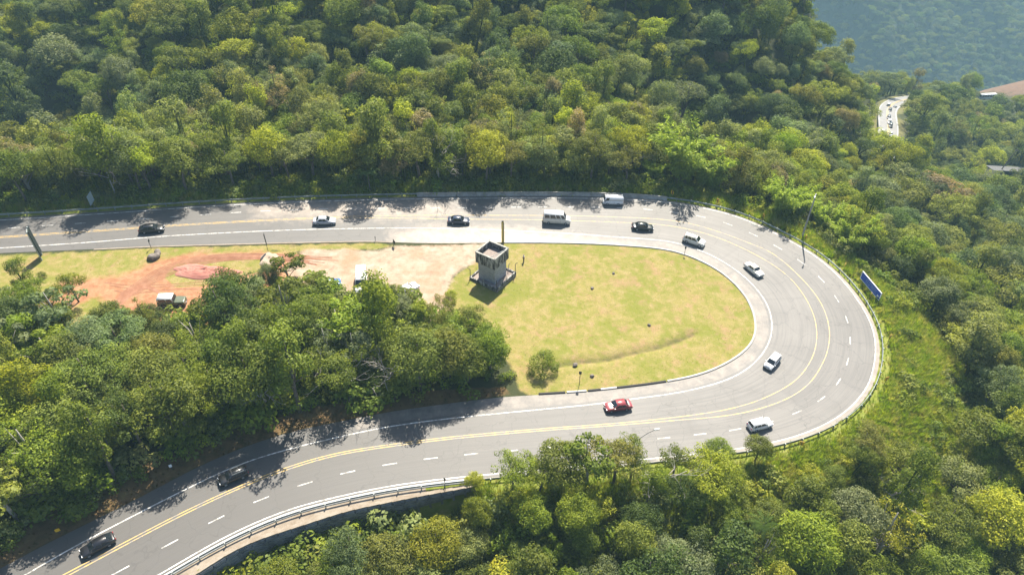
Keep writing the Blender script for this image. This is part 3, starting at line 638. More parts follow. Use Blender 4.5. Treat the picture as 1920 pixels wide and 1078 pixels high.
    if rails:
        for sy in (-1, 1):
            m = MB(); m.tube([(rt + .2, sy * wt * .9, H + .0), (rt + .35, sy * wt * .9, H + .07), (ft - .35, sy * wt * .9, H + .07), (ft - .15, sy * wt * .9, H)], .03, 6); m.build('roof_rail', M['galv'], e)
        for x in (rt * .5, ft * .2): m = MB(); m.box((x, 0, H + .06), (.06, wt * 1.7, .04)); m.build('roof_bar', M['black_trim'], e)
    if kind == 'jeep':
        s_ = MB(); s_.tube([(-hl - .12, -.12, .5), (-hl - .12, .12, .5)], .01, 4)
        w = obj('spare_wheel', wm, e); w.location = (-hl - .06, 0, 1.0); w.rotation_euler = (0, 0, math.pi / 2); obj('rim', rm, w)
    return e
def lane_dir(P, line, rev=False):
    i = int(np.argmin(((line[:, :2] - P[:2]) ** 2).sum(1))); i = min(max(i, 2), len(line) - 3); d = (line[i + 2] - line[i - 2])[:2]; d = d / np.linalg.norm(d); return -d if rev else d
def road_car(px, py, kind, color, label, cat, name='car', rev=False, turn=0.0, sc_=.95, **k):
    P = on_plane(px, py); P[2] += .05; d = lane_dir(P, LD if rev else LW, rev); c, s = math.cos(turn), math.sin(turn); d = (d[0] * c - d[1] * s, d[0] * s + d[1] * c)
    e = vehicle(name, kind, color, label, cat, P, d, **k); e.matrix_world = e.matrix_world @ Matrix.Scale(sc_, 4); return e
BLK = (.006, .007, .009); WHT = (.70, .70, .69)
road_car(286, 434, 'coupe', BLK, 'black saloon on the upper straight nearest the two post sign', 'car')
road_car(609, 419, 'sedan', (.42, .44, .48), 'silver saloon passing tree shadows on the upper straight', 'car')
road_car(860, 418, 'sedan', (.028, .042, .075), 'dark blue grey saloon on the upper straight above the dirt lay-by', 'car')
road_car(1043, 417, 'minibus', (.62, .60, .54), 'beige passenger minibus with white roof and dark windows', 'minibus', name='minibus', roof=(.78, .78, .76))
road_car(1148, 382, 'kombi', (.74, .75, .76), 'white panel van in the far lane beside the concrete barrier', 'van', name='van', rev=True)
road_car(1204, 430, 'sedan', (.010, .016, .018), 'black saloon entering the bend ahead of the beige minibus', 'car')
road_car(1300, 456, 'suv', (.66, .65, .58), 'off white sport utility car with roof rails entering the bend', 'car', rails=True)
road_car(1412, 510, 'old', (.68, .66, .58), 'cream boxy old saloon at the top of the bend', 'car')
road_car(1446, 683, 'mpv', (.66, .68, .70), 'white people carrier on the inside lane of the bend', 'car', lower=True, sc_=.86)
road_car(1158, 765, 'sedan', (.24, .022, .032), 'dark red saloon leaving the bend on the lower road', 'car', sc_=.90)
road_car(1423, 800, 'suv', (.74, .75, .76), 'white hatchback climbing the outer lane at the bottom of the bend', 'car', rev=True, sc_=.83)
road_car(439, 897, 'suv', BLK, 'black sport utility car with roof bars in tree shade on the lower road', 'car', rails=True, sc_=.80)
road_car(186, 1026, 'coupe', (.007, .007, .010), 'long black saloon on the lower road nearest the picture corner', 'car', sc_=.82)
def parked(px, py, kind, color, label, fwd, cat='car', name='parked_car', **k): P = on_plane(px, py); return vehicle(name, kind, color, label, cat, P, fwd, **k)
parked(325, 571, 'jeep', (.085, .10, .055), 'muddy olive green jeep with white hardtop parked among bushes', (1, .12), 'jeep', 'jeep', roof=(.74, .75, .75))
parked(618, 537, 'hatch', (.012, .10, .30), 'blue parked car half hidden under the roadside trees', (1, .35))
parked(678, 535, 'minibus', (.72, .73, .74), 'white parked van behind the thin branched tree', (.15, -1), 'van', 'parked_van')
parked(764, 548, 'sedan', (.70, .71, .72), 'white parked saloon under the trees beside the small round tree', (.75, .8))
def far_car(px, py, kind, color, label, rev=False, group=None, cat='car', name='car', shift=0.0):
    k = int(np.argmin([math.hypot(*(np.array(proj(p)[:2]) - (px, py))) for p in FP])); P = FP[k].copy(); r = ray(px, py); t = (P[2] + .3 - CH) / r[2]; Q = r * t
    d = (FP[min(k + 1, len(FP) - 1)] - FP[max(k - 1, 0)])[:2]; P[:2] = Q[:2]; P[2] += .3
    m = Matrix.Rotation(math.atan2(d[1], d[0]) + (math.pi if rev else 0), 4, 'Z') @ Matrix.Scale(.85, 4); m.translation = Vector(P)
    return vehicle(name, kind, color, label, cat, P, d, detail=False, mat=m)
far_car(1666, 198, 'hatch', WHT, 'white car alone in the wide bend of the far road')
far_car(1676.5, 204.6, 'sedan', BLK, 'black car leading the queue out of the far bend', True)
far_car(1668, 209, 'hatch', BLK, 'dark car second in the queue on the far road', True)
far_car(1666, 222.7, 'hatch', (.02, .02, .03), 'dark car third in the queue on the far road', True)
far_car(1667, 231, 'suv', WHT, 'white car in the middle of the queue on the far road', True)
far_car(1669, 238, 'suv', (.012, .02, .016), 'black sport utility car behind the white one on the far road', True)
far_car(1669.5, 254, 'hatch', (.45, .47, .48), 'silver car near the tail of the queue on the far road', True)
far_car(1669.5, 261, 'sedan', (.03, .05, .045), 'dark green car last in the queue where trees hide the far road', True)
far_car(1654.5, 248, 'hatch', (.45, .47, .47), 'grey car in the opposite lane of the far road beside the trees')
_p = at(1846, 195, 378); _p[2] = gz(_p[0], _p[1]) + .2; _bm = Matrix.Rotation(.12, 4, 'Z'); _bm.translation = Vector(_p)
vehicle('bus', 'bus', (.7, .72, .72), 'long white bus beyond the bamboo near the burnt slope', 'bus', _p, (1, 0), mat=_bm)

# ------------------------------------------------------------------ water tower style lookout
def lookout():
    fb_, lb, rb_ = on_plane(931.6, 549), on_plane(887.5, 526), on_plane(972.4, 513)
    ex = rb_[:2] - fb_[:2]; ey = lb[:2] - fb_[:2]; A = np.linalg.norm(ex); B = np.linalg.norm(ey); ex = ex / A; yaw = math.atan2(ex[1], ex[0]); S = (A + B) / 2
    c = fb_.copy(); nx = np.array([-ex[1], ex[0]]); c[:2] = fb_[:2] + ex * S / 2 + nx * S / 2; c[2] = plane_z(c[0], c[1])
    e = empty('lookout_tower', c, yaw); tag(e, 'square block tower with blackened open parapet on a fenced slab', 'tower'); print('tower slab', A, B, 'yaw', math.degrees(yaw), c)
    s = MB(); s.box((0, 0, .02), (S, S, .7)); s.build('slab', M['tower_floor'], e)
    for k in range(4):
        a = k * math.pi / 2; m = MB(); m.box(((S / 2 - .12) * math.cos(a), (S / 2 - .12) * math.sin(a), .42), (.26, S + .02 if k % 2 == 0 else S - .52, .55), a); m.build('plinth_wall', M['parapet'], e, bevel=.015, seg=1)
    q = .64 * S / 2 * .92; Hc = 3.9; Hp = 2.1; po = q + .32; ox, oy = -.05, .05
    bm = bmesh.new()
    vs = [bm.verts.new((ox + x, oy + y, z)) for z in (.3, Hc) for x, y in ((-q, -q), (q, -q), (q, q), (-q, q))]; uv = bm.loops.layers.uv.new('UVMap')
    for k in range(4):
        f = bm.faces.new((vs[k], vs[(k + 1) % 4], vs[4 + (k + 1) % 4], vs[4 + k]))
        for lp, (u, v) in zip(f.loops, ((0, 0), (2 * q, 0), (2 * q, Hc), (0, Hc))): lp[uv].uv = (u + k * .13, v)
    me = bpy.data.meshes.new('shaft'); bm.to_mesh(me); bm.free(); me.materials.append(M['blocks']); obj('shaft', me, e)
    fl = MB(); fl.box((ox, oy, Hc + .55), (2 * po - .3, 2 * po - .3, 1.1)); fl.build('deck', M['tower_floor'], e)
    t = .22
    for k in range(4):
        a = k * math.pi / 2; ln = 2 * po if k % 2 == 0 else 2 * po - 2 * t; cxk = ox + (po - t / 2) * math.cos(a); cyk = oy + (po - t / 2) * math.sin(a)
        m = MB(); m.box((cxk, cyk, Hc + Hp / 2 - .08), (t, ln, Hp), a); m.build('parapet', M['parapet'], e, bevel=.02, seg=1)
        m = MB(); m.box((cxk, cyk, Hc + Hp + .02), (t + .08, ln + (.08 if k % 2 == 0 else -.09), .14), a); m.build('parapet_rim', M['rim_pale'], e)
    for x, y in ((-1, -1), (1, -1), (1, 1), (-1, 1)):
        m = MB(); m.tube([(ox + x * (po - .12), oy + y * (po - .12), Hc + Hp + .09), (ox + x * (po - .12), oy + y * (po - .12), Hc + Hp + .35)], .035, 6); m.build('rail_post', M['galv'], e)
    m = MB(); m.tube([(ox - po + .12, oy - po + .9, Hc + Hp + .14), (ox + po - .9, oy - po + .12, Hc + Hp + .14)], .05, 6); m.build('cross_bar', M['galv'], e)
    for k in range(6): 
        m = MB(); m.box((ox + po + .05, oy - po + .5 + k * .62, Hc + 1.25), (.1, .16, .35)); m.build('drain_spout', M['rim_pale'], e)
    h = S / 2 - .12
    for x, y in ((-h, -h), (h, -h), (h, h), (-h, h), (0, -h), (h, 0), (-h, 0), (-h * .5, -h), (h, -h * .5)):
        tall = 2.4 if abs(x) == h and abs(y) == h else 1.7
        m = MB(); ix, iy = -x / h * .25, -y / h * .25; m.tube([(x, y, .69), (x, y, tall), (x - ix * 1.2, y - iy * 1.2, tall + .3)], [.07, .06, .05], 6); m.build('fence_post', M['concrete' if abs(x) != abs(y) else 'post_dark'], e)
    d = MB(); d.box((ox + .2, oy + q + .03, 1.35), (.85, .05, 2.0)); d.build('door', M['wood'], e)
    return c, yaw
lookout()

# ------------------------------------------------------------------ person by the tower
def skin(name, nodes, edges, mat, parent, sub=2):
    me = bpy.data.meshes.new(name); me.from_pydata([n[0] for n in nodes], edges, []); o = obj(name, me, parent)
    o.modifiers.new('Skin', 'SKIN'); sv = me.skin_vertices[0].data if me.skin_vertices else None
    if sv is None:
        bm = bmesh.new(); bm.from_mesh(me); bm.verts.layers.skin.verify(); bm.to_mesh(me); bm.free(); sv = me.skin_vertices[0].data
    for v, n in zip(sv, nodes): v.radius = (n[1], n[1] * (n[2] if len(n) > 2 else 1))
    sv[0].use_root = True; ss = o.modifiers.new('Subsurf', 'SUBSURF'); ss.levels = sub; ss.render_levels = sub; me.materials.append(mat)
    return o
def person():
    P = on_plane(982, 491); e = empty('person', P, math.radians(200)); tag(e, 'person in white shirt and dark trousers standing on the grass beside the tower', 'person')
    N = [((0, 0, .95), .145, .85), ((0, 0, 1.15), .13, .8), ((0, 0, 1.36), .155, .7), ((0, 0, 1.46), .06), ((.0, 0, 1.55), .055), ((.015, 0, 1.63), .088, 1.1), ((.01, 0, 1.72), .075)]
    E = [(0, 1), (1, 2), (2, 3), (3, 4), (4, 5), (5, 6)]
    for s in (-1, 1):
        b = len(N); N += [((0, s * .19, 1.40), .06), ((-.02, s * .26, 1.14), .046), ((.14, s * .20, .95), .036), ((.19, s * .18, .92), .034)]; E += [(2, b), (b, b + 1), (b + 1, b + 2), (b + 2, b + 3)]
        for k, (dy, ln) in enumerate(((-.033, .07), (-.012, .085), (.010, .08), (.030, .062))):
            i = len(N); N += [((.235, s * .18 + dy, .90), .010), ((.235 + ln * .5, s * .18 + dy, .885), .009), ((.235 + ln * .8, s * .18 + dy, .86), .008)]; E += [(b + 3, i), (i, i + 1), (i + 1, i + 2)]
        i = len(N); N += [((.20, s * .14, .925), .011), ((.235, s * .125, .91), .009)]; E += [(b + 3, i), (i, i + 1)]
        b = len(N); N += [((0, s * .09, .88), .095), ((.015, s * .10, .50), .062), ((-.01, s * .105, .10), .042), ((.13, s * .115, .035), .035)]; E += [(0, b), (b, b + 1), (b + 1, b + 2), (b + 2, b + 3)]
    skin('body', N, E, M['skin'], e)
    sh = [((0, 0, .93), .168, .85), ((0, 0, 1.15), .155, .8), ((0, 0, 1.37), .175, .7), ((0, 0, 1.44), .085)]; se = [(0, 1), (1, 2), (2, 3)]
    for s in (-1, 1): b = len(sh); sh += [((0, s * .195, 1.39), .082), ((-.01, s * .24, 1.22), .07)]; se += [(2, b), (b, b + 1)]
    skin('shirt', sh, se, M['shirt'], e)
    tr = [((0, 0, .96), .16, .85)]; te = []
    for s in (-1, 1): b = len(tr); tr += [((0, s * .09, .86), .112), ((.015, s * .10, .50), .082), ((-.01, s * .105, .09), .068)]; te += [(0, b), (b, b + 1), (b + 1, b + 2)]
    skin('trousers', tr, te, M['trousers'], e)
    skin('hair', [((-.012, 0, 1.70), .088), ((-.03, 0, 1.64), .08)], [(0, 1)], M['hair'], e)
    for s in (-1, 1): skin('shoe', [((-.03, s * .105, .045), .05), ((.15, s * .118, .035), .042)], [(0, 1)], M['shoe'], e, 1)
    f = MB()
    for s in (-1, 1): f.box((.095, s * .032, 1.655), (.012, .02, .012))
    f.box((.108, 0, 1.63), (.03, .022, .03)); f.box((.098, 0, 1.595), (.012, .045, .01)); f.build('face_features', M['hair'], e)
person()

# ------------------------------------------------------------------ signs, lamps, posts
def pole_h(pb, pt_):      # height of a vertical pole from its foot and top in the picture
    P = on_plane(*pb); best = None
    for h in np.arange(.5, 16, .1):
        x, y, _ = proj(P + np.array([0, 0, h])); e = abs(y - pt_[1])
        if best is None or e < best[0]: best = (e, h)
    return P, best[1]
def toward(P, px, py): Q = on_plane(px, py); return math.atan2(Q[1] - P[1], Q[0] - P[0])
def two_post_sign():
    P, h = pole_h((79, 483), (51, 430)); e = empty('road_sign', P, math.radians(27)); tag(e, 'tall dark two post road sign seen edge on beside the upper straight', 'road sign')
    for y in (-.85, .85): m = MB(); m.box((0, y, h / 2 - .2), (.18, .18, h + .4)); m.build('post', M['sign_strip'], e)
    m = MB(); m.box((.15, 0, h * .56), (.12, 1.9, h * .86)); m.build('board', M['sign_dark'], e, bevel=.01, seg=1)
    for z in (.25, .5, .75, .95): m = MB(); m.box((-.13, 0, h * z), (.08, 1.7, .12)); m.build('brace', M['sign_strip'], e)
    m = MB(); m.box((.03, -1.0, h * .5), (.1, .12, h * .8)); m.build('frame', M['sign_strip'], e)
two_post_sign()
def simple_sign(pb, pt_, w, bh, yaw, boardmat, label, cat='sign', tilt=0.0, postmat='post_dark', name='sign', lean=0.0):
    P, h = pole_h(pb, pt_); P[2] = gz(P[0], P[1]); e = empty(name, P, yaw); e.rotation_euler = (lean, 0, yaw); tag(e, label, cat)
    m = MB(); m.tube([(0, 0, -.3), (0, 0, h - .05)], .045, 6); m.build('post', M[postmat], e)
    m = MB(); m.box((.07, 0, h - bh / 2), (.04, w, bh), m=Matrix.Rotation(tilt, 3, 'X')); m.build('board', M[boardmat], e, bevel=.008, seg=1); return e, h
simple_sign((177, 390), (176, 364), 2.1, 2.0, math.radians(8), 'sign_pale', 'pale blue grey sign panel behind the upper guard rail', 'sign', 0.0, 'galv')
simple_sign((503, 472), (497, 439), .95, 2.4, math.radians(18), 'sign_dark', 'narrow dark sign board beside the sand heap', 'sign', 0, 'wood')
simple_sign((284, 466), (281, 450), .6, .5, math.radians(10), 'sign_dark', 'little dark sign on a thin post above the boulder')
simple_sign((738, 461), (731, 449), .8, .9, math.radians(35), 'black_paint', 'small black leaning sign at the lay-by mouth', lean=.25)
simple_sign((704, 452), (703, 443), .25, .5, 0.2, 'black_paint', 'short black marker post on the lay-by kerb', 'marker post')
simple_sign((1086, 722), (1084, 697), .4, .6, math.radians(80), 'sign_dark', 'thin dark sign post on the infield near the lower kerb')
simple_sign((1283, 478), (1285, 463), .3, .55, math.radians(70), 'sign_dark', 'thin dark sign post at the upper kerb beside the off white car')
simple_sign((835, 918), (832, 896), .3, .5, math.radians(60), 'post_dark', 'thin black post at the lower guard rail by the path end', 'marker post')
simple_sign((323, 880), (323, 870), .35, .5, math.radians(-60), 'sign_white', 'tiny pinkish marker post on the verge above the black car', 'marker post')
simple_sign((113, 1000), (112, 990), .5, .5, math.radians(-60), 'yellow', 'tiny yellow marker on the shaded verge of the lower road', 'marker post')
def totem():
    P, h = pole_h((943, 455), (940, 416)); e = empty('totem', P); tag(e, 'tall slim yellow pylon with dark cap behind the tower', 'pylon')
    m = MB(); m.box((0, 0, h / 2), (.5, .28, h)); m.build('column', M['totem'], e, bevel=.02, seg=1)
    m = MB(); m.box((0, 0, h + .12), (.40, .24, .24)); m.build('cap', M['post_dark'], e); m = MB(); m.box((.2, -.1, h / 2), (.14, .14, h * .98)); m.build('edge_trim', M['concrete'], e)
totem()
def chevron(px, py, i, label, flip=False):
    P = on_plane(px, py); d, k = dist_poly(P[None, :2], RAIL); k = int(k[0]); T = tangents(RAIL)[k]; n = np.array([-T[1], T[0]]); P[:2] = RAIL[k, :2] + n * 1.1; P[2] = gz(P[0], P[1])
    back = -T if not flip else T; yaw = math.atan2(-n[1] * .75 - T[1] * .65, -n[0] * .75 - T[0] * .65); e = empty('chevron_sign', P, yaw); tag(e, label, 'chevron sign', None)
    m = MB(); m.tube([(0, 0, -.3), (0, 0, 1.75)], .04, 6); m.build('post', M['wood'], e)
    m = MB(); m.box((.06, 0, 1.35), (.03, .62, .80)); m.build('board', M['yellow'], e)
    c = MB(); x = .08
    for s in (-1, 1): c.add([(x, .10, 1.35), (x, -.12, 1.35), (x, -.02 + -.22 * 0 + -.0 + .22 * 0 - .0 + .12 * 0 + .0 + (.2 - .0) * 1 - .22, 1.35 + s * .33), (x, .26, 1.35 + s * .33)], [(0, 1, 2, 3)])
    c.build('chevron_mark', M['black_paint'], e)
CH_ = [(1441,411,'between the lamp post and the cream car'),(1523,452,'just right of the street lamp foot'),(1595,507,'above the blue banner'),(1646,571,'just below the blue banner'),(1662,643,'at the outermost point of the bend'),(1652,720,'where the bend starts to turn back'),(1480,826,'beside the lower guard rail near the white hatchback'),(1353,382,'above the off white car behind the rail'),(1262,362,'at the end of the concrete barrier')]
for i, (x, y, t) in enumerate(CH_): chevron(x, y, i, 'yellow and black chevron sign ' + t)
def banner():
    a, b = on_plane(1612, 533), on_plane(1648, 567); T = (b - a)[:2]; L = np.linalg.norm(T); yaw = math.atan2(T[1], T[0]); c = (a + b) / 2; n = np.array([T[1], -T[0]]) / L
    d, k = dist_poly(c[None, :2], RAIL); k = int(k[0]); Tr = tangents(RAIL)[k]; nr = np.array([-Tr[1], Tr[0]]); c[:2] = RAIL[k, :2] + nr * 2.0; c[2] = gz(c[0], c[1]); yaw = math.atan2(Tr[1], Tr[0])
    e = empty('billboard', c, yaw); tag(e, 'long blue roadside sign with white lettering and pale frame behind the rail', 'billboard'); Lb = 6.2; hb = 1.45; z0 = .95
    m = MB(); m.box((0, 0, z0 + hb / 2), (Lb, .06, hb)); m.build('panel', M['sign_blue'], e)
    for z in (z0 - .05, z0 + hb + .05): m = MB(); m.box((0, -.02, z), (Lb + .2, .12, .09)); m.build('frame', M['sign_white'], e)
    for x in (-Lb / 2, Lb / 2): m = MB(); m.box((x + (.08 if x > 0 else -.08), -.02, z0 + hb / 2), (.10, .14, hb - .01)); m.build('frame', M['sign_white'], e)
    for x in (-2.4, 0, 2.4): m = MB(); m.box((x, .14, (z0 + hb) / 2 - .2), (.12, .12, z0 + hb + .4)); m.build('post', M['galv'], e)
    rr = random.Random(3); t = MB()                        # rows of small unreadable lettering, as blurred as the picture shows it
    for row, (za, hh) in enumerate(((1.12, .2), (.80, .24), (.50, .2), (.22, .16))):
        x = -1.5
        while x < 1.9:
            w = rr.uniform(.10, .20); t.box((x + w / 2, -.045, z0 + za), (w, .02, hh)); x += w + (.07 if rr.random() < .8 else .25)
    t.build('lettering', M['sign_text'], e)
    t = MB(); t.box((2.55, -.045, z0 + .4), (.5, .02, .4)); t.build('emblem', M['sign_white'], e)
banner()
def lamp(pb, pt_, arm, label, mat, r=.11):
    P, h = pole_h(pb, pt_); P[2] = min(P[2], gz(P[0], P[1])); e = empty('street_lamp', P); tag(e, label, 'street lamp')
    m = MB(); m.tube([(0, 0, -.5), (0, 0, h * .5), (0, 0, h)], [r * 1.3, r, r * .7], 8); m.build('pole', M[mat], e)
    a = Vector((arm[0], arm[1], arm[2])); m = MB(); m.tube([(0, 0, h - .1), tuple(a * .5 + Vector((0, 0, h + .1))), tuple(a + Vector((0, 0, h)))], r * .45, 6); m.build('arm', M[mat], e)
    yaw = math.atan2(arm[1], arm[0]); m = MB(); m.box((a.x * 1.08, a.y * 1.08, a.z + h - .02), (.75, .26, .16), yaw); m.build('lamp_head', M['galv'], e, bevel=.03, seg=1)
lamp((1503, 447), (1530, 364), (-.9, -1.6, .35), 'tall grey street lamp behind the rail beside the bamboo', 'concrete', .16)
lamp((1192, 864), (1196, 820), (2.0, .5, 1.1), 'dark street lamp with raised arm over the lower road', 'post_dark', .09)
def pole_far():
    P = at(1878, 317, 268); P[2] -= .5; e = empty('utility_pole', P); e.rotation_euler = (0, math.radians(14), 0); tag(e, 'leaning utility pole beside the low road in the dark valley', 'utility pole')
    m = MB(); m.tube([(0, 0, -1), (0, 0, 9.5)], [.22, .14], 7); m.build('pole', M['wood'], e); m = MB(); m.box((0, 0, 8.9), (2.0, .12, .14)); m.build('crossarm', M['wood'], e)
pole_far()
def rock(px, py, s, label, seed):
    P = on_plane(px, py); bm = bmesh.new(); bmesh.ops.create_icosphere(bm, subdivisions=3, radius=1); rr = np.random.default_rng(seed); ds = rr.normal(size=(9, 3)); ds /= np.linalg.norm(ds, axis=1)[:, None]
    for v in bm.verts:
        k = min(1.0, *(.72 + .12 * i % .2 if False else (.62 + .35 * ((i * 37) % 10) / 10) / max(.05, float(np.dot(ds[i], v.co))) if np.dot(ds[i], v.co) > .05 else 9 for i in range(9))); v.co *= k
        v.co = Vector((v.co.x * s[0], v.co.y * s[1], v.co.z * s[2] + s[2] * .35))
    me = bpy.data.meshes.new('boulder'); bm.to_mesh(me); bm.free(); me.materials.append(M['rock']); o = obj('boulder', me); o.location = P; o.rotation_euler = (0, 0, seed); tag(o, label, 'rock')
rock(288, 484, (1.3, 1.0, .8), 'biggest grey brown boulder on the grass strip above the soil', 1)
rock(296, 474, (.9, .6, .45), 'flat pale slab rock resting just behind the biggest boulder', 2)
rock(1110, 541, (.35, .3, .3), 'pale stone on the infield grass nearest its middle', 4)
rock(1150, 513, (.3, .3, .22), 'dark stone on the infield grass near the upper kerb', 5)
rock(1217, 610, (.3, .3, .25), 'dark stone on the infield grass near the far side', 6)
rock(1078, 685, (.5, .4, .3), 'pale stone lying in the shallow infield ditch', 7)
rock(1110, 706, (.4, .35, .3), 'white stone on the infield above the lower kerb', 8)
def drain():
    P = on_plane(1415, 422); e = empty('drain_grate', P, -.5); tag(e, 'dark drain grate in the outer lane before the street lamp', 'drain'); m = MB(); m.box((0, 0, .05), (1.3, .7, .06)); m.build('frame', M['black_trim'], e)
    for k in range(5): m = MB(); m.box((-.48 + k * .24, 0, .085), (.06, .55, .03)); m.build('bar', M['galv'], e)
drain()
# ------------------------------------------------------------------ foliage
def leaf_material():
    m = bpy.data.materials.new('leaf'); m.use_nodes = True; t = m.node_tree; n = t.nodes; n.remove(n['Principled BSDF']); out = n['Material Output']
    ti = n.new('ShaderNodeAttribute'); ti.attribute_type = 'INSTANCER'; ti.attribute_name = 'tint'
    lv = n.new('ShaderNodeAttribute'); lv.attribute_name = 'lv'
    hs = n.new('ShaderNodeHueSaturation'); mp = n.new('ShaderNodeMapRange'); mp.inputs['To Min'].default_value = .60; mp.inputs['To Max'].default_value = 1.45; t.links.new(lv.outputs['Fac'], mp.inputs['Value'])
    t.links.new(mp.outputs[0], hs.inputs['Value']); t.links.new(ti.outputs['Color'], hs.inputs['Color'])
    mh = n.new('ShaderNodeMapRange'); mh.inputs['To Min'].default_value = .515; mh.inputs['To Max'].default_value = .485; t.links.new(lv.outputs['Fac'], mh.inputs['Value']); t.links.new(mh.outputs[0], hs.inputs['Hue'])
    d = n.new('ShaderNodeBsdfDiffuse'); t.links.new(hs.outputs[0], d.inputs['Color'])
    tr = n.new('ShaderNodeBsdfTranslucent'); g = n.new('ShaderNodeMix'); g.data_type = 'RGBA'; g.blend_type = 'MULTIPLY'; g.inputs[0].default_value = 1; g.inputs[7].default_value = (1.15, 1.2, .5, 1); t.links.new(hs.outputs[0], g.inputs[6]); t.links.new(g.outputs[2], tr.inputs['Color'])
    mx = n.new('ShaderNodeMixShader'); mx.inputs[0].default_value = .46; t.links.new(d.outputs[0], mx.inputs[1]); t.links.new(tr.outputs[0], mx.inputs[2])
    gl = n.new('ShaderNodeBsdfGlossy'); gl.inputs['Roughness'].default_value = .6; gl.inputs['Color'].default_value = (.9, .95, .9, 1); m2 = n.new('ShaderNodeMixShader'); m2.inputs[0].default_value = .012
    t.links.new(mx.outputs[0], m2.inputs[1]); t.links.new(gl.outputs[0], m2.inputs[2]); t.links.new(m2.outputs[0], out.inputs[0]); return m
LEAF = leaf_material()
BARK = plain('bark', (.115, .095, .075), .95, 0, .4, 3); PALE_BARK = plain('pale_bark', (.34, .31, .27), .9, 0, .3, 2.5); MOSS_BARK = plain('mossy_bark', (.20, .17, .06), .95, 0, .4, 2)
def unit(v): return v / (np.linalg.norm(v, axis=-1, keepdims=True) + 1e-9)
def leaf_faces(P, Nn, size, rng, asp=.62):
    k = len(P); r = unit(rng.normal(size=(k, 3))); T = unit(np.cross(Nn, r)); B = np.cross(Nn, T); s = size * rng.uniform(.7, 1.3, (k, 1))
    return np.stack([P + T * s * .62, P + B * s * asp * .55 + T * s * .05, P - T * s * .5, P - B * s * asp * .55 + T * s * .05], 1)
def crown_mesh(name, clumps, per, size, rng, up=.45, fill=.12, dens=2.15):
    """clumps: rows of x y z rx ry rz"""
    Q = []; LV = []
    for c in clumps:
        k = int(per * dens * (c[3] * c[4]) ** .9); d = unit(rng.normal(size=(k * 2, 3))); d = d[d[:, 2] > -.45 + rng.uniform(-.2, .2, len(d))][:k]; k = len(d)
        r = rng.uniform(.78, 1.06, (k, 1)); r = np.where(rng.random((k, 1)) < fill, rng.uniform(.2, 1.25, (k, 1)), r)
        wob = 1 + .16 * np.sin(d[:, :1] * 5 + c[0] * 3) * np.cos(d[:, 1:2] * 6 + c[1] * 2)
        P = c[:3] + d * r * wob * c[3:6]; Nn = unit(d * .95 + np.array([0, 0, up]) + rng.normal(size=(k, 3)) * .45)
        Q.append(leaf_faces(P, Nn, size, rng)); LV.append(np.clip(rng.normal(.5 + rng.normal(0, .15), .26, k), 0, 1))
    Q = np.concatenate(Q); V = Q.reshape(-1, 3); me = mesh_np(name, V, np.arange(len(V)).reshape(-1, 4), LEAF); set_attr(me, 'lv', np.concatenate(LV), 'FACE'); return me
def limb_mesh(name, h, ends, mat, r0, rng, lean=(0, 0)):
    m = MB(); z1 = h * .55; base = [(0, 0, -.6), (lean[0] * .3, lean[1] * .3, z1 * .5), (lean[0], lean[1], z1)]; m.tube(base, [r0 * 1.25, r0, r0 * .75], 7)
    m.tube([base[-1], (lean[0] * 1.3, lean[1] * 1.3, h * .92)], [r0 * .7, r0 * .2], 6)
    for e_ in ends:
        f = rng.uniform(.55, .95); a = Vector((lean[0] * f, lean[1] * f, z1 * f)); b = Vector(e_); mid = a.lerp(b, .55) + Vector((rng.normal() * .2, rng.normal() * .2, -.25 + rng.normal() * .2))
        m.tube([a, mid, b], [r0 * .42, r0 * .26, r0 * .08], 5)
    return m.mesh(name, mat, True)
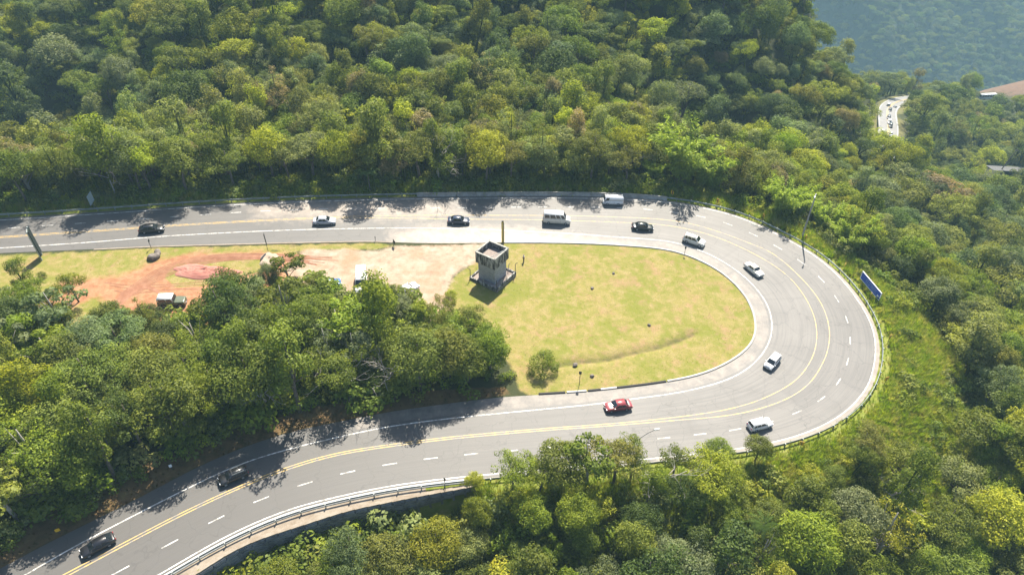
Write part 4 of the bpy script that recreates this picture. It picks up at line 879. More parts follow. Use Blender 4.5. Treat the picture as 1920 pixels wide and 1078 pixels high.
def make_proto(kind, seed):
    """a tree about 1 crown radius wide = R, returns (trunk mesh, crown mesh, crown radius, height)"""
    g = np.random.default_rng(seed); cl = []; bark = BARK
    if kind == 'round':
        R, h = 3.3, 8.0; n = 34; d = unit(g.normal(size=(n * 3, 3))); d = d[d[:, 2] > -.25][:n]
        for v in d:
            r = g.uniform(.75, 1.4); p = v * np.array([R - r * .55, R - r * .55, 2.5]) * g.uniform(.82, 1.05); cl.append((p[0], p[1], h - 2.9 + p[2], r, r, r * .82))
        for _ in range(6): p = g.normal(size=3) * [1.0, 1.0, .6]; cl.append((p[0], p[1], h - 2.6 + p[2], 1.6, 1.6, 1.2))
        per = 78
    elif kind == 'flat':
        R, h = 3.7, 7.6; n = 26
        for i in range(n):
            a = g.uniform(0, 6.28); q = R * math.sqrt(g.uniform(.0, 1)) * .92; r = g.uniform(.7, 1.25); cl.append((q * math.cos(a), q * math.sin(a), h - .7 - .9 * (q / R) ** 2 + g.normal() * .3, r, r, r * .5))
        for i in range(6): a = g.uniform(0, 6.28); q = R * g.uniform(.3, .8); cl.append((q * math.cos(a), q * math.sin(a), h - 2.6 + g.normal() * .4, .8, .8, .45))
        per = 82
    elif kind == 'tall':
        R, h = 2.3, 11.0; n = 30
        for i in range(n):
            u = g.uniform(0, 1); a = g.uniform(0, 6.28); q = R * (1 - .55 * u ** 1.6) * g.uniform(.45, 1.0); r = g.uniform(.65, 1.15); cl.append((q * math.cos(a), q * math.sin(a), 3.4 + u * 7.2, r, r, r * .95))
        per = 80
    elif kind == 'open':
        R, h = 3.2, 8.8; bark = PALE_BARK; n = 17
        for i in range(n):
            a = g.uniform(0, 6.28); q = R * math.sqrt(g.uniform(.05, 1)); r = g.uniform(.6, 1.0); cl.append((q * math.cos(a), q * math.sin(a), h - 1.2 - 1.6 * (q / R) ** 2 + g.normal() * .55, r, r, r * .42))
        per = 66
    elif kind == 'multi':
        R, h = 4.2, 9.4
        for k in range(5):
            a = k * 1.256 + g.uniform(-.4, .4); q = R * .52 if k else 0; cx, cy, cz = q * math.cos(a), q * math.sin(a), h - 2.2 + g.uniform(-.9, .5) - (0 if k == 0 else .7); rr = g.uniform(1.5, 2.1)
            d = unit(g.normal(size=(60, 3))); d = d[d[:, 2] > -.1][:11]
            for v in d: r = g.uniform(.6, 1.0); p = v * rr * np.array([1, 1, .78]); cl.append((cx + p[0], cy + p[1], cz + p[2], r, r, r * .75))
        per = 80
    elif kind == 'bushy':
        R, h = 2.5, 4.6
        for i in range(26):
            v = unit(g.normal(size=3)); v[2] = abs(v[2]) * 1.0 - .15; r = g.uniform(.6, 1.1); p = v * [R - r * .5, R - r * .5, 3.0]; cl.append((p[0], p[1], 1.0 + p[2], r, r, r * .85))
        per = 80
    elif kind == 'wispy':
        R, h = 2.8, 9.5; bark = PALE_BARK
        for i in range(30):
            u = g.uniform(0, 1); a = g.uniform(0, 6.28); q = R * math.sin(.4 + 2.4 * u) * g.uniform(.3, 1.0); r = g.uniform(.45, .85); cl.append((q * math.cos(a), q * math.sin(a), 4.4 + u * 5.2, r, r, r * .8))
        per = 62
    cl = np.array(cl); size = {'round': .215, 'multi': .195, 'flat': .22, 'tall': .25, 'open': .36, 'bushy': .205, 'wispy': .175}[kind]
    cm = crown_mesh('crown', cl, per, size, g, fill=.16 if kind != 'wispy' else .35); lean = (g.normal() * .25, g.normal() * .25)
    ends = cl[g.choice(len(cl), min(len(cl), 11 if kind in ('open', 'flat', 'wispy') else 7), False), :3]
    tm = limb_mesh('trunk', h, ends, bark, .20 if kind != 'bushy' else .09, g, lean); return tm, cm, R, h
KINDS = ['round', 'round', 'multi', 'flat', 'tall', 'open', 'bushy', 'wispy', 'multi', 'round', 'flat', 'tall']
PROT = [make_proto(k, 100 + i) for i, k in enumerate(KINDS)]
def kid(*names): return [i for i, k in enumerate(KINDS) if k in names]
TINTS = {'mid green': (0.1286, 0.1723, 0.0215), 'olive green': (0.1626, 0.1879, 0.0332), 'yellow green': (0.2403, 0.2767, 0.0196), 'grey green': (0.1422, 0.1827, 0.0782), 'dark green': (0.0782, 0.1169, 0.0215), 'bright green': (0.1676, 0.2276, 0.0176), 'bluish green': (0.095, 0.141, 0.0537), 'straw brown': (0.2387, 0.214, 0.1026), 'pale olive': (0.193, 0.2245, 0.0734)}
# ---- where trees stand
FOREST_IN = wpoly([(-420,560),(-150,575),(0,592),(60,548),(120,590),(140,622),(250,618),(330,606),(400,576),(540,552),(640,548),(740,566),(810,580),(880,618),(925,640),(960,690),(962,708),(900,722),(800,734),(720,744),(600,764),(480,796),(380,836),(270,890),(120,962),(0,1022),(-150,1100),(-500,1290)])
FOREST_TOP = FOREST_IN[:16]
ROADS = np.vstack([LE, EDGE_OUT[::-1]])
SLOPE_OPEN = np.array([on_plane(*p) for p in [(1560,520),(1660,540),(1720,600),(1790,660),(1770,700),(1700,745),(1640,770),(1590,815),(1480,840),(1520,780),(1620,720),(1640,640)]])
CAND = []
def poisson(x0, x1, y0, y1, sp, rng, keep):
    nx, ny = int((x1 - x0) / sp), int((y1 - y0) / sp); X, Y = np.meshgrid(np.arange(nx), np.arange(ny)); P = np.stack([x0 + (X + .5 * (Y % 2) + rng.uniform(-.36, .36, X.shape)) * sp, y0 + (Y + rng.uniform(-.36, .36, Y.shape)) * sp], -1).reshape(-1, 2); return P[keep(P)]
def add_trees(P, zone, rng):
    z = ground_z(P)
    for (x, y), h in zip(P, z): CAND.append((x, y, h, zone))
dB = lambda P: dist_poly(P, BND)
g = np.random.default_rng(5)
PF = poisson(-150, 30, 38, 112, 4.1, g, lambda P: inside(P, FOREST_IN)); add_trees(PF, 'in', g)
def keep_out(lo, zone_pred):
    def k(P):
        o = ~inside(P, PLATEAU); d, i = dB(P); df, _ = dist_poly(P, FAR_ROAD); dl, _ = dist_poly(P, LOWR); px, py, dep = proj(np.c_[P, plane_z(P[:, 0], P[:, 1])])
        m = o & (d > lo(i)) & (df > 8.5) & (dl > 6) & zone_pred(P, d, i)
        return m
    return k
iw = int(np.argmin(((BND - on_plane(1250, 378)) ** 2).sum(1))); ilow = int(np.argmin(((BND - on_plane(1560, 790)) ** 2).sum(1))); icurve = int(np.argmin(((BND - on_plane(1560, 500)) ** 2).sum(1)))
burnp = at(1880, 160, 400)
def noburn(P): return np.hypot(P[:, 0] - burnp[0] - 12, (P[:, 1] - burnp[1]) * .8) > 30
lo1 = lambda i: np.where(i < iw, 2.6, np.where(i < icurve, 6.0, np.where(i < ilow, 14.0, np.where(i > cut, 5.5, 3.4))))
near_zone = lambda P, d, i: (d < 44) & (P[:, 1] < 178)
add_trees(poisson(-170, 150, -20, 180, 4.0, g, keep_out(lo1, near_zone)), 'band', g)
far_zone = lambda P, d, i: ((d >= 44) | (P[:, 1] >= 178)) & noburn(P)
add_trees(poisson(-200, 330, 20, 420, 5.3, g, keep_out(lo1, far_zone)), 'hill', g)
CAND = [c for c in CAND if not (c[1] > 330 and c[0] < 150)]
BAMB = [on_plane(*p)[:2] for p in ((1278,345),(1325,350),(1462,410),(1490,395),(1545,430),(1588,468),(1225,340))]
CAND = [c for c in CAND if min(math.hypot(c[0] - q[0], c[1] - q[1]) for q in BAMB) > 4.5]
def hides_far_road(c, hh=9.0):                 # the valley road was cut so that it shows between the crowns
    a, b, d = (float(v) for v in proj(np.array([c[0], c[1], c[2] + hh]))); a0, b0, _ = (float(v) for v in proj(np.array(c[:3]))); r = 3.4 * F / max(d, 1)
    return (b < 165 and d < 275 and a > 1487 + .94 * b) or (1822 < a < 2000 and 132 < b < 180 and d > 250) or (a + r > 1650 and a - r < 1684 and b - r * .6 < 262 and b0 > 196 and d < 330) or (a + r > 1650 and a - r < 1664 and 296 < b0 and b - r * .6 < 316 and d > 240)
CAND = [c for c in CAND if not (c[0] > 80 and hides_far_road(c))]
CA = np.array([c[:3] for c in CAND]); px, py, dep = proj(CA + [0, 0, 6]); zone = np.array([c[3] for c in CAND])
ok = (dep > 12) & (px > -260) & (px < 2180) & (py > -260) & (py < 1420)
CA, zone = CA[ok], zone[ok]; print('tree candidates', len(CA), {z_: int((zone == z_).sum()) for z_ in set(zone)})
def clump_noise(x, y): return math.sin(x * .071 + 1.7 * math.sin(y * .05)) + math.sin(y * .083 + x * .031 + 2)
TREES = []
for (x, y, z), zn in zip(CA, zone):
    qx, qy, qd = (float(v) for v in proj(np.array([x, y, z + 5]))); cn = clump_noise(x, y)
    if zn == 'in':
        k = g.choice(kid('round', 'multi', 'flat', 'open', 'wispy', 'tall'), p=None); s = g.uniform(.85, 1.3); tint = g.choice(['mid green', 'dark green', 'bright green', 'olive green', 'grey green', 'yellow green'], p=[.30, .16, .20, .18, .10, .06])
        e, _ = dist_poly(np.array([[x, y]]), FOREST_TOP); s *= .60 + .40 * min(1, e[0] / 12)
    elif zn == 'band':
        up = y > 108 and x < 62
        k = g.choice(kid('tall', 'wispy', 'round', 'open', 'multi')) if up else g.choice(kid('round', 'multi', 'flat', 'bushy', 'tall', 'wispy')); s = g.uniform(1.0, 1.42) if up else g.uniform(.75, 1.2)
        lw_, li_ = dist_poly(np.array([[x, y]]), BND)
        if not up and li_[0] >= cut and lw_[0] < 16: s = g.uniform(.6, 1.0); k = g.choice(kid('bushy', 'round', 'multi')); tint = g.choice(['bright green', 'yellow green', 'mid green'])
        if not up and ilow < li_[0] < cut and lw_[0] < 11: s = g.uniform(.55, .86); k = g.choice(kid('round', 'multi', 'tall', 'wispy', 'bushy'))
        tint = g.choice(['olive green', 'pale olive', 'mid green', 'yellow green', 'bright green', 'straw brown', 'grey green'], p=[.30, .22, .2, .10, .08, .05, .05]) if up else g.choice(['mid green', 'bright green', 'olive green', 'yellow green', 'dark green', 'pale olive', 'grey green'], p=[.28, .24, .18, .12, .08, .06, .04])
    else:
        k = g.choice(kid('round', 'multi', 'round', 'multi', 'flat', 'tall', 'wispy')); s = float(np.clip(g.lognormal(-.02, .30), .5, 1.95)); tint = g.choice(['grey green', 'olive green', 'mid green', 'dark green', 'bluish green', 'yellow green', 'pale olive', 'straw brown'], p=[.24, .20, .17, .14, .12, .06, .05, .02])
        if cn > 1.25 and g.random() < .35: tint = 'yellow green'
    TREES.append([x, y, z, int(k), float(s), str(tint), zn])
# a few trees the picture singles out
def single(px, py, k, s, tint): p = on_plane(px, py); TREES.append([p[0], p[1], p[2], k, s, tint, 'single'])
for _a in ((962,918,2,1.15,'bright green'),(1052,905,0,1.5,'mid green'),(1100,900,5,1.45,'mid green'),(1150,898,2,1.35,'olive green'),(1182,890,8,1.2,'mid green'),(1338,868,0,.95,'mid green'),(1415,858,0,.8,'olive green'),(890,912,1,.62,'yellow green'),(1262,884,3,.95,'olive green'),(1010,925,8,1.1,'bright green')):
    single(_a[0], _a[1] + 6, _a[2], _a[3] * .66, _a[4])
single(789, 552, 0, .56, 'mid green'); single(846, 562, 6, .55, 'yellow green'); single(1018, 694, 6, .95, 'mid green'); single(547, 540, 5, .85, 'mid green'); single(520, 548, 0, .42, 'mid green'); single(715, 612, 7, 1.5, 'olive green'); single(702, 566, 0, .55, 'mid green'); single(640, 572, 2, .6, 'bright green'); single(738, 578, 8, .55, 'mid green'); single(592, 572, 3, .72, 'mid green'); single(660, 590, 5, .9, 'olive green'); single(480, 590, 0, .75, 'mid green'); single(520, 580, 3, .7, 'yellow green'); single(82, 606, 2, .85, 'bright green'); single(148, 566, 3, .62, 'bright green'); single(80, 520, 6, .3, 'mid green'); single(140, 640, 5, 1.15, 'grey green'); single(440, 600, 3, .72, 'mid green'); single(290, 628, 0, .6, 'dark green'); single(640, 590, 2, .6, 'bright green'); single(560, 596, 3, .62, 'mid green')
CARS_UNDER = ((332, 566, 58), (616, 534, 8), (672, 530, 12), (764, 543, 14))
def covers_car(t):
    x, y, z, k, s, _, zn = t
    if zn != 'in' and zn != 'single': return False
    R, h = PROT[k][2] * s, PROT[k][3] * s; a, b, d = (float(v) for v in proj(np.array([x, y, z + h * .78]))); r = F * R / d; _, y0, _ = (float(v) for v in proj(np.array([x, y, z])))
    return any(y0 > cy_ + 6 and abs(a - cx_) < r * .85 + w_ * .4 and abs(b - cy_) < r * .75 + 6 for cx_, cy_, w_ in CARS_UNDER)
TREES = [t for t in TREES if not covers_car(t)]
SHOW = []
for t in TREES:
    x, y, z, k, s, tint, zn = t; R, h = PROT[k][2] * s, PROT[k][3] * s; a, b, d = (float(v) for v in proj(np.array([x, y, z + h * .7]))); r = F * R / max(d, 1)
    vis = (-r < a < 1920 + r) and (-r < b < 1078 + r); SHOW.append((r * (1 if vis else 0) + (1000 if zn == 'single' else 0), a, b, r))
order = np.argsort([-q[0] for q in SHOW]); NEAR = [int(i) for i in order[:292] if SHOW[i][0] > 0]; nearset = set(NEAR)
# ---- labels: colour, shape and place beside something one can find
LAND = [('the lookout tower', 930, 500), ('the beige minibus', 1043, 411), ('the white panel van', 1148, 377), ('the white hatchback', 1423, 797), ('the dark red saloon', 1158, 762), ('the black sport utility car', 438, 893), ('the long black saloon', 186, 1022), ('the jeep', 323, 566), ('the blue billboard', 1630, 533), ('the bottom street lamp', 1195, 842), ('the upper street lamp', 1515, 400), ('the pale sign panel', 175, 375), ('the silver saloon', 609, 416), ('the two post sign', 62, 456), ('the retaining wall', 560, 1000), ('the far road', 1665, 240), ('the people carrier', 1446, 680), ('the dirt lay-by', 760, 500), ('the black upper saloon', 286, 432), ('the outermost chevron sign', 1660, 645), ('the picture corner nearest the camera', 1920, 1078), ('the infield ditch', 1150, 670), ('the bare pale tree', 490, 715), ('the end of the lower path', 850, 905), ('the pink soil mound', 383, 510)]
SHAPE = {'round': 'round crowned', 'flat': 'flat topped', 'tall': 'tall narrow', 'open': 'open pale limbed', 'multi': 'broad many lobed', 'bushy': 'low bushy', 'wispy': 'thin wispy'}
ORD = ['nearest', 'second nearest', 'third nearest', 'fourth nearest', 'fifth nearest', 'sixth nearest', 'seventh nearest', 'eighth nearest', 'ninth nearest', 'tenth nearest', 'eleventh nearest', 'twelfth nearest'] + ['far off'] * 40
lab = {}; buckets = {}
for i in NEAR:
    _, a, b, r = SHOW[i]; nm, lx, ly = min(LAND, key=lambda q: (q[1] - a) ** 2 + (q[2] - b) ** 2 * 1.6); dx, dy = a - lx, b - ly
    rel = ('above' if dy < 0 else 'below') if abs(dy) > abs(dx) else ('left of' if dx < 0 else 'right of')
    buckets.setdefault((TREES[i][5], SHAPE[KINDS[TREES[i][3]]], rel, nm), []).append((math.hypot(dx, dy), i))
for (tc, sh, rel, nm), v in buckets.items():
    v.sort()
    for q, (_, i) in enumerate(v): lab[i] = f'{tc} {sh} tree {rel} {nm}' if len(v) == 1 else f'{ORD[q]} {tc} {sh} tree {rel} {nm}'
def place_tree(i):
    x, y, z, k, s, tint, zn = TREES[i]; tm, cm, R, h = PROT[k]; e = empty('broadleaf_tree', (x, y, z - .1), random.uniform(0, 6.28)); e.scale = (s * random.uniform(.86, 1.16), s * random.uniform(.86, 1.16), s * random.uniform(.86, 1.14))
    tag(e, lab[i], 'tree', 'trees around the road bend'); obj('trunk', tm, e); c = obj('crown', cm, e); tc = np.array(TINTS[tint]) * [1.06, 1.0, .92] * g.uniform(.82, 1.2) * g.uniform(.93, 1.07, 3); c['tint'] = [float(v) for v in tc]
for i in NEAR: place_tree(i)

# ---- everything else scattered by geometry nodes: one object per kind of cover
def scatter(name, pts, scale, rot, idx, tint, protos, tilt=None):
    cl = bpy.data.collections.new(name + '_sources')
    for j, me in enumerate(protos):
        cl.objects.link(bpy.data.objects.new(f'{j:02d}_{name}_source', me))
    me = bpy.data.meshes.new(name); me.vertices.add(len(pts)); me.vertices.foreach_set('co', np.asarray(pts, np.float32).ravel()); me.update()
    scale = np.asarray(scale, float); scale = scale if scale.ndim == 2 else scale[:, None] * np.ones(3); set_attr(me, 'sc', scale, typ='FLOAT_VECTOR'); me.attributes.new('idx', 'INT', 'POINT').data.foreach_set('value', np.asarray(idx, np.int32)); set_attr(me, 'rt', rot, typ='FLOAT_VECTOR'); set_attr(me, 'tint', tint, typ='FLOAT_VECTOR')
    o = obj(name, me); tag(o, kind='stuff'); ng = bpy.data.node_groups.new(name, 'GeometryNodeTree'); ng.interface.new_socket('Geometry', in_out='INPUT', socket_type='NodeSocketGeometry'); ng.interface.new_socket('Geometry', in_out='OUTPUT', socket_type='NodeSocketGeometry')
    N = ng.nodes.new; L = ng.links.new; gi, go, ip, ci = N('NodeGroupInput'), N('NodeGroupOutput'), N('GeometryNodeInstanceOnPoints'), N('GeometryNodeCollectionInfo')
    ci.inputs['Collection'].default_value = cl; ci.inputs['Separate Children'].default_value = True; ci.inputs['Reset Children'].default_value = True
    def na(nm, ty): x = N('GeometryNodeInputNamedAttribute'); x.data_type = ty; x.inputs['Name'].default_value = nm; return x.outputs['Attribute']
    ip.inputs['Pick Instance'].default_value = True; L(gi.outputs[0], ip.inputs['Points']); L(ci.outputs[0], ip.inputs['Instance']); L(na('idx', 'INT'), ip.inputs['Instance Index']); L(na('sc', 'FLOAT_VECTOR'), ip.inputs['Scale'])
    er = N('FunctionNodeEulerToRotation'); L(na('rt', 'FLOAT_VECTOR'), er.inputs[0]); L(er.outputs[0], ip.inputs['Rotation']); L(ip.outputs[0], go.inputs[0])
    md = o.modifiers.new('scatter', 'NODES'); md.node_group = ng; return o
def join_mesh(name, tm, cm):
    me = cm.copy(); me.name = name; bm = bmesh.new(); bm.from_mesh(cm); n0 = len(bm.faces); bm.from_mesh(tm); bm.faces.ensure_lookup_table()
    for f in bm.faces[n0:]: f.material_index = 1
    bm.to_mesh(me); bm.free(); me.materials.clear(); me.materials.append(LEAF); me.materials.append(tm.materials[0]); return me
FULL = [join_mesh('forest_tree_source', p[0], p[1]) for p in PROT]
rest = [i for i in range(len(TREES)) if i not in nearset]; print('individual trees', len(NEAR), 'in the wood', len(rest))
def tints(names, rng, lo=.8, hi=1.2): t = np.array([TINTS[n] for n in names]); return t * rng.uniform(lo, hi, (len(t), 1)) * rng.uniform(.93, 1.07, t.shape)
scatter('forest', [(TREES[i][0], TREES[i][1], TREES[i][2] - .2) for i in rest], np.array([TREES[i][4] for i in rest])[:, None] * g.uniform(.76, 1.3, (len(rest), 3)), [(g.normal() * .07, g.normal() * .07, g.uniform(0, 6.28)) for i in rest], [TREES[i][3] for i in rest], tints([TREES[i][5] for i in rest], g, .78, 1.3) * [1.06, 1.0, .92], FULL)
# mountain wood
MP = poisson(60, 1150, 560 * MS, 1000 * MS, 9.0, g, lambda P: P[:, 1] > 0); MZ = mountain_z(MP); a, b, d = proj(np.c_[MP, MZ]); m = (a > 1200) & (a < 2300) & (b > -150) & (b < 330); MP, MZ = MP[m], MZ[m]
scatter('mountain_forest', np.c_[MP, MZ - 1.5], g.uniform(1.0, 1.9, len(MP)), np.c_[np.zeros((len(MP), 2)), g.uniform(0, 6.28, len(MP))], g.choice(kid('round', 'multi', 'flat'), len(MP)), tints(list(g.choice(['mid green', 'olive green', 'grey green', 'dark green', 'yellow green'], len(MP), p=[.3, .25, .2, .2, .05])), g) * .78, FULL)
# shrubs under the trees and along the verges
def shrub_proto(seed, flat=1.0):
    q = np.random.default_rng(seed); cl = np.array([(q.normal() * .55, q.normal() * .55, .35 + abs(q.normal()) * .35 * flat, q.uniform(.35, .6), q.uniform(.35, .6), q.uniform(.3, .5) * flat) for _ in range(8)]); return crown_mesh('shrub_source', cl, 190, .2, q, up=.5, fill=.3, dens=1.3)
SHR = [shrub_proto(300 + i) for i in range(4)]
def tuft_proto(seed, n=36, h=.55):
    q = np.random.default_rng(seed); V = []
    for _ in range(n):
        a = q.uniform(0, 6.28); r = q.uniform(0, .4); b = np.array([r * math.cos(a), r * math.sin(a), -.03]); l = q.uniform(.5, 1.2) * h; dirn = np.array([math.cos(a) * q.uniform(.1, .7), math.sin(a) * q.uniform(.1, .7), 1.0]); tp = b + dirn * l * .7; side = np.array([-math.sin(a), math.cos(a), 0]) * .035
        V += [b - side, b + side, tp + side * .5, tp - side * .5]
    me = mesh_np('tuft_source', V, np.arange(len(V)).reshape(-1, 4), LEAF); set_attr(me, 'lv', q.uniform(.2, .9, n), 'FACE'); return me
TUF = [tuft_proto(400 + i) for i in range(3)]; TALLT = [tuft_proto(420 + i, 46, 1.25) for i in range(3)]
def in_view(P, z, pad=120): a, b, d = proj(np.c_[P, z]); return (d > 10) & (a > -pad) & (a < 1920 + pad) & (b > -pad) & (b < 1078 + pad)
def shrub_keep(P):
    ins = inside(P, PLATEAU); d, i = dB(P); fi = inside(P, FOREST_IN); df, _ = dist_poly(P, FAR_ROAD); dl, _ = dist_poly(P, LOWR); so = inside(P, SLOPE_OPEN)
    lo = np.where(i < iw, 1.6, np.where(i > cut, 1.2, 2.2)); out = (~ins) & (d > lo) & (df > 7.5) & (dl > 5) & (P[:, 1] < 330) & ((P[:, 1] < 175) | (g.random(len(P)) < .5))
    dense = np.where((i >= icurve) & (i < ilow) & (d < 15), .17, np.where((i >= iw) & (d < 7), .45, .85)); return (fi | out) & (g.random(len(P)) < np.where(fi, .8, dense)) 
SP = poisson(-190, 190, -10, 330, 1.9, g, shrub_keep); SZ = ground_z(SP); m = in_view(SP, SZ); SP, SZ = SP[m], SZ[m]; SI = dB(SP)[1]
scatter('undergrowth', np.c_[SP, SZ - .1], g.uniform(.8, 2.1, len(SP)) * np.where(SI > cut, 1.45, 1.0), np.c_[np.zeros((len(SP), 2)), g.uniform(0, 6.28, len(SP))], g.integers(0, 4, len(SP)), tints(list(g.choice(['mid green', 'bright green', 'olive green', 'yellow green', 'pale olive'], len(SP), p=[.34, .24, .2, .12, .1])), g), SHR)
def grass_keep(P):
    mk_ = ground_masks(P); ins = inside(P, PLATEAU); d, i = dB(P); slope = (~ins) & (i >= iw) & (i < ilow + 20) & (d > .2) & (d < 22)
    shoulder = ins & (d < 2.6) & ~inside(P, ROADPOLY) & (P[:, 0] > -20) & (i < cut); near_up = shoulder | (~ins) & (i < iw) & (d > .6) & (d < 4); low = (~ins) & (i >= ilow) & (i <= cut) & (d > .6) & (d < 6)
    vg = mk_['m_verge'] > .6
    return ((mk_['m_grass'] > .55) & (mk_['m_lay'] < .4) & (mk_['m_soil'] < .5) & (g.random(len(P)) < .55)) | slope | near_up | low | (vg & (g.random(len(P)) < .5))
GP = poisson(-110, 100, 36, 150, .62, g, grass_keep); GZ = ground_z(GP); m = in_view(GP, GZ, 40); GP, GZ = GP[m], GZ[m]; insd = inside(GP, INFIELD) | inside(GP, LSTRIP) | inside(GP, CLEAR); vgd = inside(GP, VERGE)
gt = np.array([(.28, .29, .07), (.40, .36, .15), (.24, .28, .05), (.46, .38, .19)])[g.integers(0, 4, len(GP))]; gt[vgd] = np.array([(.13, .085, .035), (.09, .09, .025), (.16, .12, .05)])[g.integers(0, 3, vgd.sum())]
ot = ~insd & ~vgd; gt[ot] = np.array([(.29, .37, .035), (.36, .41, .06), (.44, .42, .13), (.23, .33, .025)])[g.integers(0, 4, ot.sum())]
scatter('grass', np.c_[GP, GZ], np.where(insd, g.uniform(.09, .21, len(GP)), np.where(inside(GP, PLATEAU), g.uniform(.22, .42, len(GP)), g.uniform(.55, 1.2, len(GP)))), np.c_[np.zeros((len(GP), 2)), g.uniform(0, 6.28, len(GP))], np.where(insd | vgd, g.integers(0, 3, len(GP)), g.integers(3, 6, len(GP))), gt * .8 * g.uniform(.85, 1.15, (len(GP), 1)), TUF + TALLT)
print('shrubs', len(SP), 'tufts', len(GP), 'mountain', len(MP))

# ---- bamboo, bare trees, tree ferns
def bamboo_mesh(seed, n=30, H=9.0):
    q = np.random.default_rng(seed); cul = MB(); LQ = []; 
    for _ in range(n):
        a = q.uniform(0, 6.28); r0 = q.uniform(0, 1.0); h = H * q.uniform(.6, 1.0); out = q.uniform(.6, 3.6); pts = []
        for u in np.linspace(0, 1, 7): pts.append((r0 * math.cos(a) + out * u ** 2.8 * math.cos(a), r0 * math.sin(a) + out * u ** 2.8 * math.sin(a), h * (u - .16 * u ** 4)))
        cul.tube(pts, [.05, .045, .04, .035, .03, .02, .01], 4, False); pts = np.array(pts); k = 260; u = q.uniform(.22, 1, k) ** .8 * 6; i = np.minimum(u.astype(int), 5); f = (u - i)[:, None]; P = pts[i] * (1 - f) + pts[i + 1] * f + q.normal(size=(k, 3)) * [.17, .17, .17]
        dn = unit(np.stack([math.cos(a) + q.normal(size=k) * .6, math.sin(a) + q.normal(size=k) * .6, -.3 + q.normal(size=k) * .5], 1)); sd = unit(np.cross(dn, q.normal(size=(k, 3)))) * .055; l = q.uniform(.3, .65, (k, 1)); LQ.append(np.stack([P - sd * .6, P + dn * l * .4 - sd * 1.3, P + dn * l, P + dn * l * .4 + sd * 1.3], 1))
    Q = np.concatenate(LQ); V = Q.reshape(-1, 3); me = mesh_np('foliage', V, np.arange(len(V)).reshape(-1, 4), LEAF); set_attr(me, 'lv', q.uniform(.2, 1, len(Q)), 'FACE'); return cul.mesh('culm', plain('bamboo_culm', (.20, .20, .05), .6)), me
BAM = [bamboo_mesh(51), bamboo_mesh(52, 26, 8)]
def bamboo(px, py, dp, k, s, label, c=(.27, .345, .05)):
    P = at(px, py, dp); P[2] = gz(P[0], P[1]) - .1; e = empty('bamboo_clump', P, random.uniform(0, 6)); s *= 1.3; e.scale = (s, s, s * .95); tag(e, label, 'bamboo', 'bamboo clumps beyond the rail'); obj('culm', BAM[k][0], e); f = obj('foliage', BAM[k][1], e); f['tint'] = [float(v) for v in np.array(c) * random.uniform(.9, 1.1)]
def bdep(px, py, k=1.0): return float(proj(on_plane(px, py))[2]) * k
for px_, py_, k, s, lb in ((1278,345,0,1.6,'tall plumed bamboo clump rising above the end of the barrier'),(1325,350,1,1.35,'smaller bamboo clump just right of the tallest one'),(1462,410,0,.95,'feathery bamboo clump left of the upper street lamp'),(1490,395,1,1.05,'bamboo clump directly behind the upper street lamp'),(1545,430,1,.9,'bamboo clump just right of the upper street lamp'),(1588,468,0,.95,'wide bamboo clump lowest along the rail above the billboard'),(1225,340,1,.7,'low bamboo clump behind the barrier left of the tallest clump')):
    bamboo(px_, py_, bdep(px_, py_, 1.015), k, s, lb)
bamboo(1795, 192, 345, 0, 1.5, 'distant pale bamboo clump beside the far road', (.16, .17, .05)); bamboo(1770, 190, 348, 1, 1.3, 'distant bamboo clump left of its larger pale neighbour', (.15, .17, .05))
def bare_mesh(seed, h, spread, n=6, mat=PALE_BARK, r0=.16):
    q = np.random.default_rng(seed); m = MB()
    def br(p, d, l, r, lev):
        d = d / np.linalg.norm(d); a = p + d * l * .5 + q.normal(size=3) * l * .06; b = p + d * l + q.normal(size=3) * l * .09; m.tube([p, a, b], [r, r * .8, r * .5], 5 if lev < 2 else 4, lev < 1)
        if lev < 3:
            for _ in range(q.integers(2, 4)): br(b if q.random() < .6 else a, d + q.normal(size=3) * spread + [0, 0, .15], l * q.uniform(.5, .75), r * .5, lev + 1)
    br(np.array([0, 0, -.4]), np.array([q.normal() * .1, q.normal() * .1, 1.0]), h * .5, r0, 0)
    for _ in range(n): br(np.array([0, 0, h * q.uniform(.25, .45)]), np.array([q.normal(), q.normal(), .7]), h * .38, r0 * .55, 1)
    return m.mesh('branches', mat, True)
def bare(P, seed, h, label, mat=PALE_BARK, spread=.55, r0=.16, tilt=None):
    e = empty('bare_tree', P, random.uniform(0, 6)); tag(e, label, 'bare tree'); t = MB(); t.tube([(0, 0, -.5), (0, 0, h * .3)], [r0 * 1.3, r0], 7); t.build('trunk', mat, e); obj('branches', bare_mesh(seed, h, spread, 6, mat, r0), e)
    if tilt: e.rotation_euler = tilt
def lift(px, py, dp): P = at(px, py, dp); P[2] = gz(P[0], P[1]); return P
bare(on_plane(497, 772), 61, 9.6, 'leafless pale tree with splayed white limbs above the lower verge', r0=.12); bare(on_plane(740, 722), 62, 9.0, 'star shaped pale bare tree in the dark wood left of the infield'); bare(on_plane(648, 724), 63, 9.8, 'slim pale bare tree left of the star shaped one')
bare(lift(590, 262, 156), 64, 12, 'big mossy dead tree standing out of the gully wood', MOSS_BARK, .7, .32); bare(lift(822, 330, 143), 65, 13, 'grey leafless tree crown above the roadside wood', PALE_BARK, .5, .16)
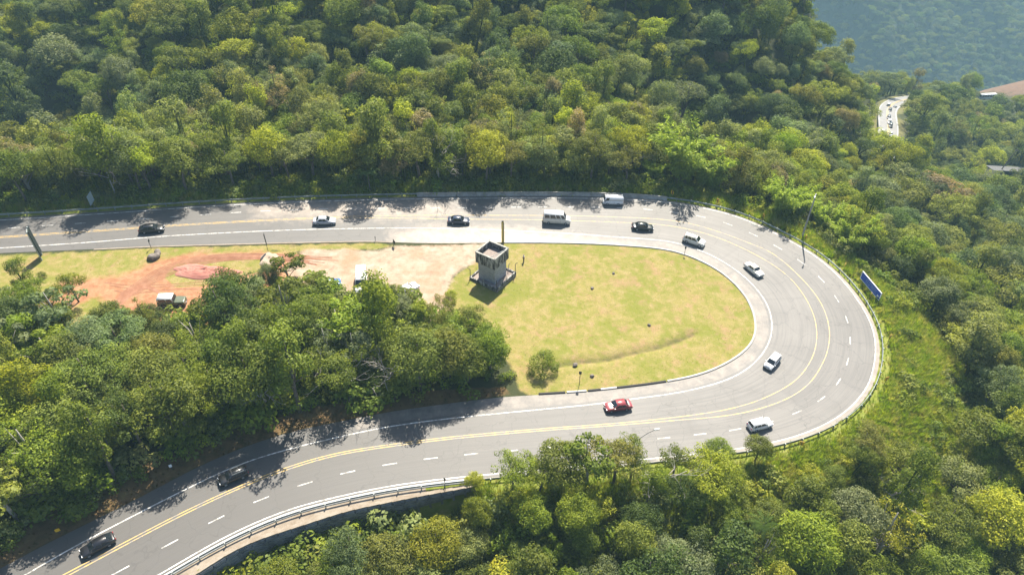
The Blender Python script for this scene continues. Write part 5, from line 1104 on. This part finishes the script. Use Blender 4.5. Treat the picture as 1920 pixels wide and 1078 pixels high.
bare(lift(1575, 1010, 92), 66, 6.5, 'leaning dead tree lying across green crowns below the hatchback', PALE_BARK, .45, .13, (.5, .75, 0)); bare(lift(1632, 960, 96), 67, 6.5, 'forked pale bare limb beside the leaning dead tree', PALE_BARK, .5, .14, (.2, .5, 0)); bare(lift(1880, 690, 118), 68, 10, 'pale bare twiggy tree in the wood beyond the grassy slope'); bare(lift(1230, 955, 92), 69, 9, 'brownish bare tree among crowns below the bottom street lamp', PALE_BARK, .5, .13); bare(lift(210, 348, 132), 70, 12, 'thin pale leafless tree right of the pale sign panel', PALE_BARK, .4, .12); bare(lift(1170, 300, 150), 71, 11, 'thin bare tree in the dark gully behind the panel van', PALE_BARK, .45, .12)
def fern(P, s, label):
    q = np.random.default_rng(int(s * 1000)); e = empty('tree_fern', P, q.uniform(0, 6)); e.scale = (s, s, s); tag(e, label, 'tree fern'); t = MB(); t.tube([(0, 0, -.5), (0, 0, 3.6)], [.14, .11], 7); t.build('trunk', BARK, e)
    for k in range(13):
        a = k * 2 * math.pi / 13 + q.normal() * .1; V = []
        for u in np.linspace(.05, 1, 22):
            c = np.array([2.4 * u * math.cos(a), 2.4 * u * math.sin(a), 3.6 + .9 * math.sin(u * 2.2) - .9 * u * u]); sd = np.array([-math.sin(a), math.cos(a), 0]); dr = np.array([math.cos(a), math.sin(a), -.2]); w = .52 * math.sin(math.pi * min(1, u * .9 + .1)) + .05
            for sg in (-1, 1): V += [c - dr * .045, c + sd * sg * w * .5 - dr * .0 + dr * .08, c + sd * sg * w + dr * .16 - np.array([0, 0, .08]), c + dr * .05]
        me = mesh_np('frond', V, np.arange(len(V)).reshape(-1, 4), LEAF); set_attr(me, 'lv', q.uniform(.3, .8, len(V) // 4), 'FACE'); f = obj('frond', me, e); f['tint'] = [.075, .125, .02]
fern(lift(1416, 1022, 88) + [0, 0, 2.0], .95, 'tree fern with radiating fronds near the frame bottom below the hatchback'); fern(lift(690, 330, 138), 1.2, 'dark tree fern in the shade of the roadside wood above the silver saloon')

# ------------------------------------------------------------------ air, sun, sky, camera
SUN_EL = math.radians(53); SUN_AZ = math.radians(14)        # high, beyond the road and a little to the right
sd = Vector((math.sin(SUN_AZ) * math.cos(SUN_EL), math.cos(SUN_AZ) * math.cos(SUN_EL), math.sin(SUN_EL)))
sl = bpy.data.lights.new('sun', 'SUN'); sl.energy = 5.0; sl.angle = math.radians(.53); sl.color = (1.0, .925, .79); so = link(bpy.data.objects.new('sun', sl)); so.rotation_euler = sd.to_track_quat('Z', 'Y').to_euler(); so.location = (60, 200, 260)
w = bpy.data.worlds.new('World'); sc.world = w; w.use_nodes = True; nt = w.node_tree; sky = nt.nodes.new('ShaderNodeTexSky'); sky.sky_type = 'NISHITA'; sky.sun_disc = False; sky.sun_elevation = SUN_EL; sky.sun_rotation = SUN_AZ; sky.air_density = 1.0; sky.dust_density = 1.5
nt.links.new(sky.outputs[0], nt.nodes['Background'].inputs['Color']); nt.nodes['Background'].inputs['Strength'].default_value = .076
def haze():
    m = bpy.data.materials.new('haze'); m.use_nodes = True; t = m.node_tree; t.nodes.remove(t.nodes['Principled BSDF']); v = t.nodes.new('ShaderNodeVolumePrincipled'); v.inputs['Color'].default_value = (.48, .79, .97, 1); v.inputs['Density'].default_value = HAZE; v.inputs['Anisotropy'].default_value = 0.0
    t.links.new(v.outputs[0], t.nodes['Material Output'].inputs['Volume']); b = MB(); b.box((500, 800, -130), (2600, 2200, 520)); o = b.build('haze', m); tag(o, kind='stuff'); return o
HAZE = .00023
haze()
cd = bpy.data.cameras.new('camera'); cd.sensor_width = 36; cd.lens = 24.0; cd.clip_end = 6000; cd.clip_start = .5; co = link(bpy.data.objects.new('camera', cd)); co.location = (0, 0, CH); co.rotation_euler = (math.pi / 2 - TH, 0, 0); sc.camera = co
sc.render.engine = 'CYCLES'; cy = sc.cycles; cy.max_bounces = 6; cy.diffuse_bounces = 3; cy.glossy_bounces = 2; cy.transmission_bounces = 4; cy.volume_bounces = 0; cy.transparent_max_bounces = 4; cy.use_denoising = True; cy.use_adaptive_sampling = True; cy.adaptive_threshold = .015; cy.caustics_reflective = False; cy.caustics_refractive = False
try: cy.denoiser = 'OPENIMAGEDENOISE'; cy.denoising_input_passes = 'RGB_ALBEDO_NORMAL'
except Exception: pass
sc.view_settings.view_transform = 'Standard'; sc.view_settings.look = 'None'; sc.view_settings.exposure = 1.45; sc.view_settings.gamma = 1.0
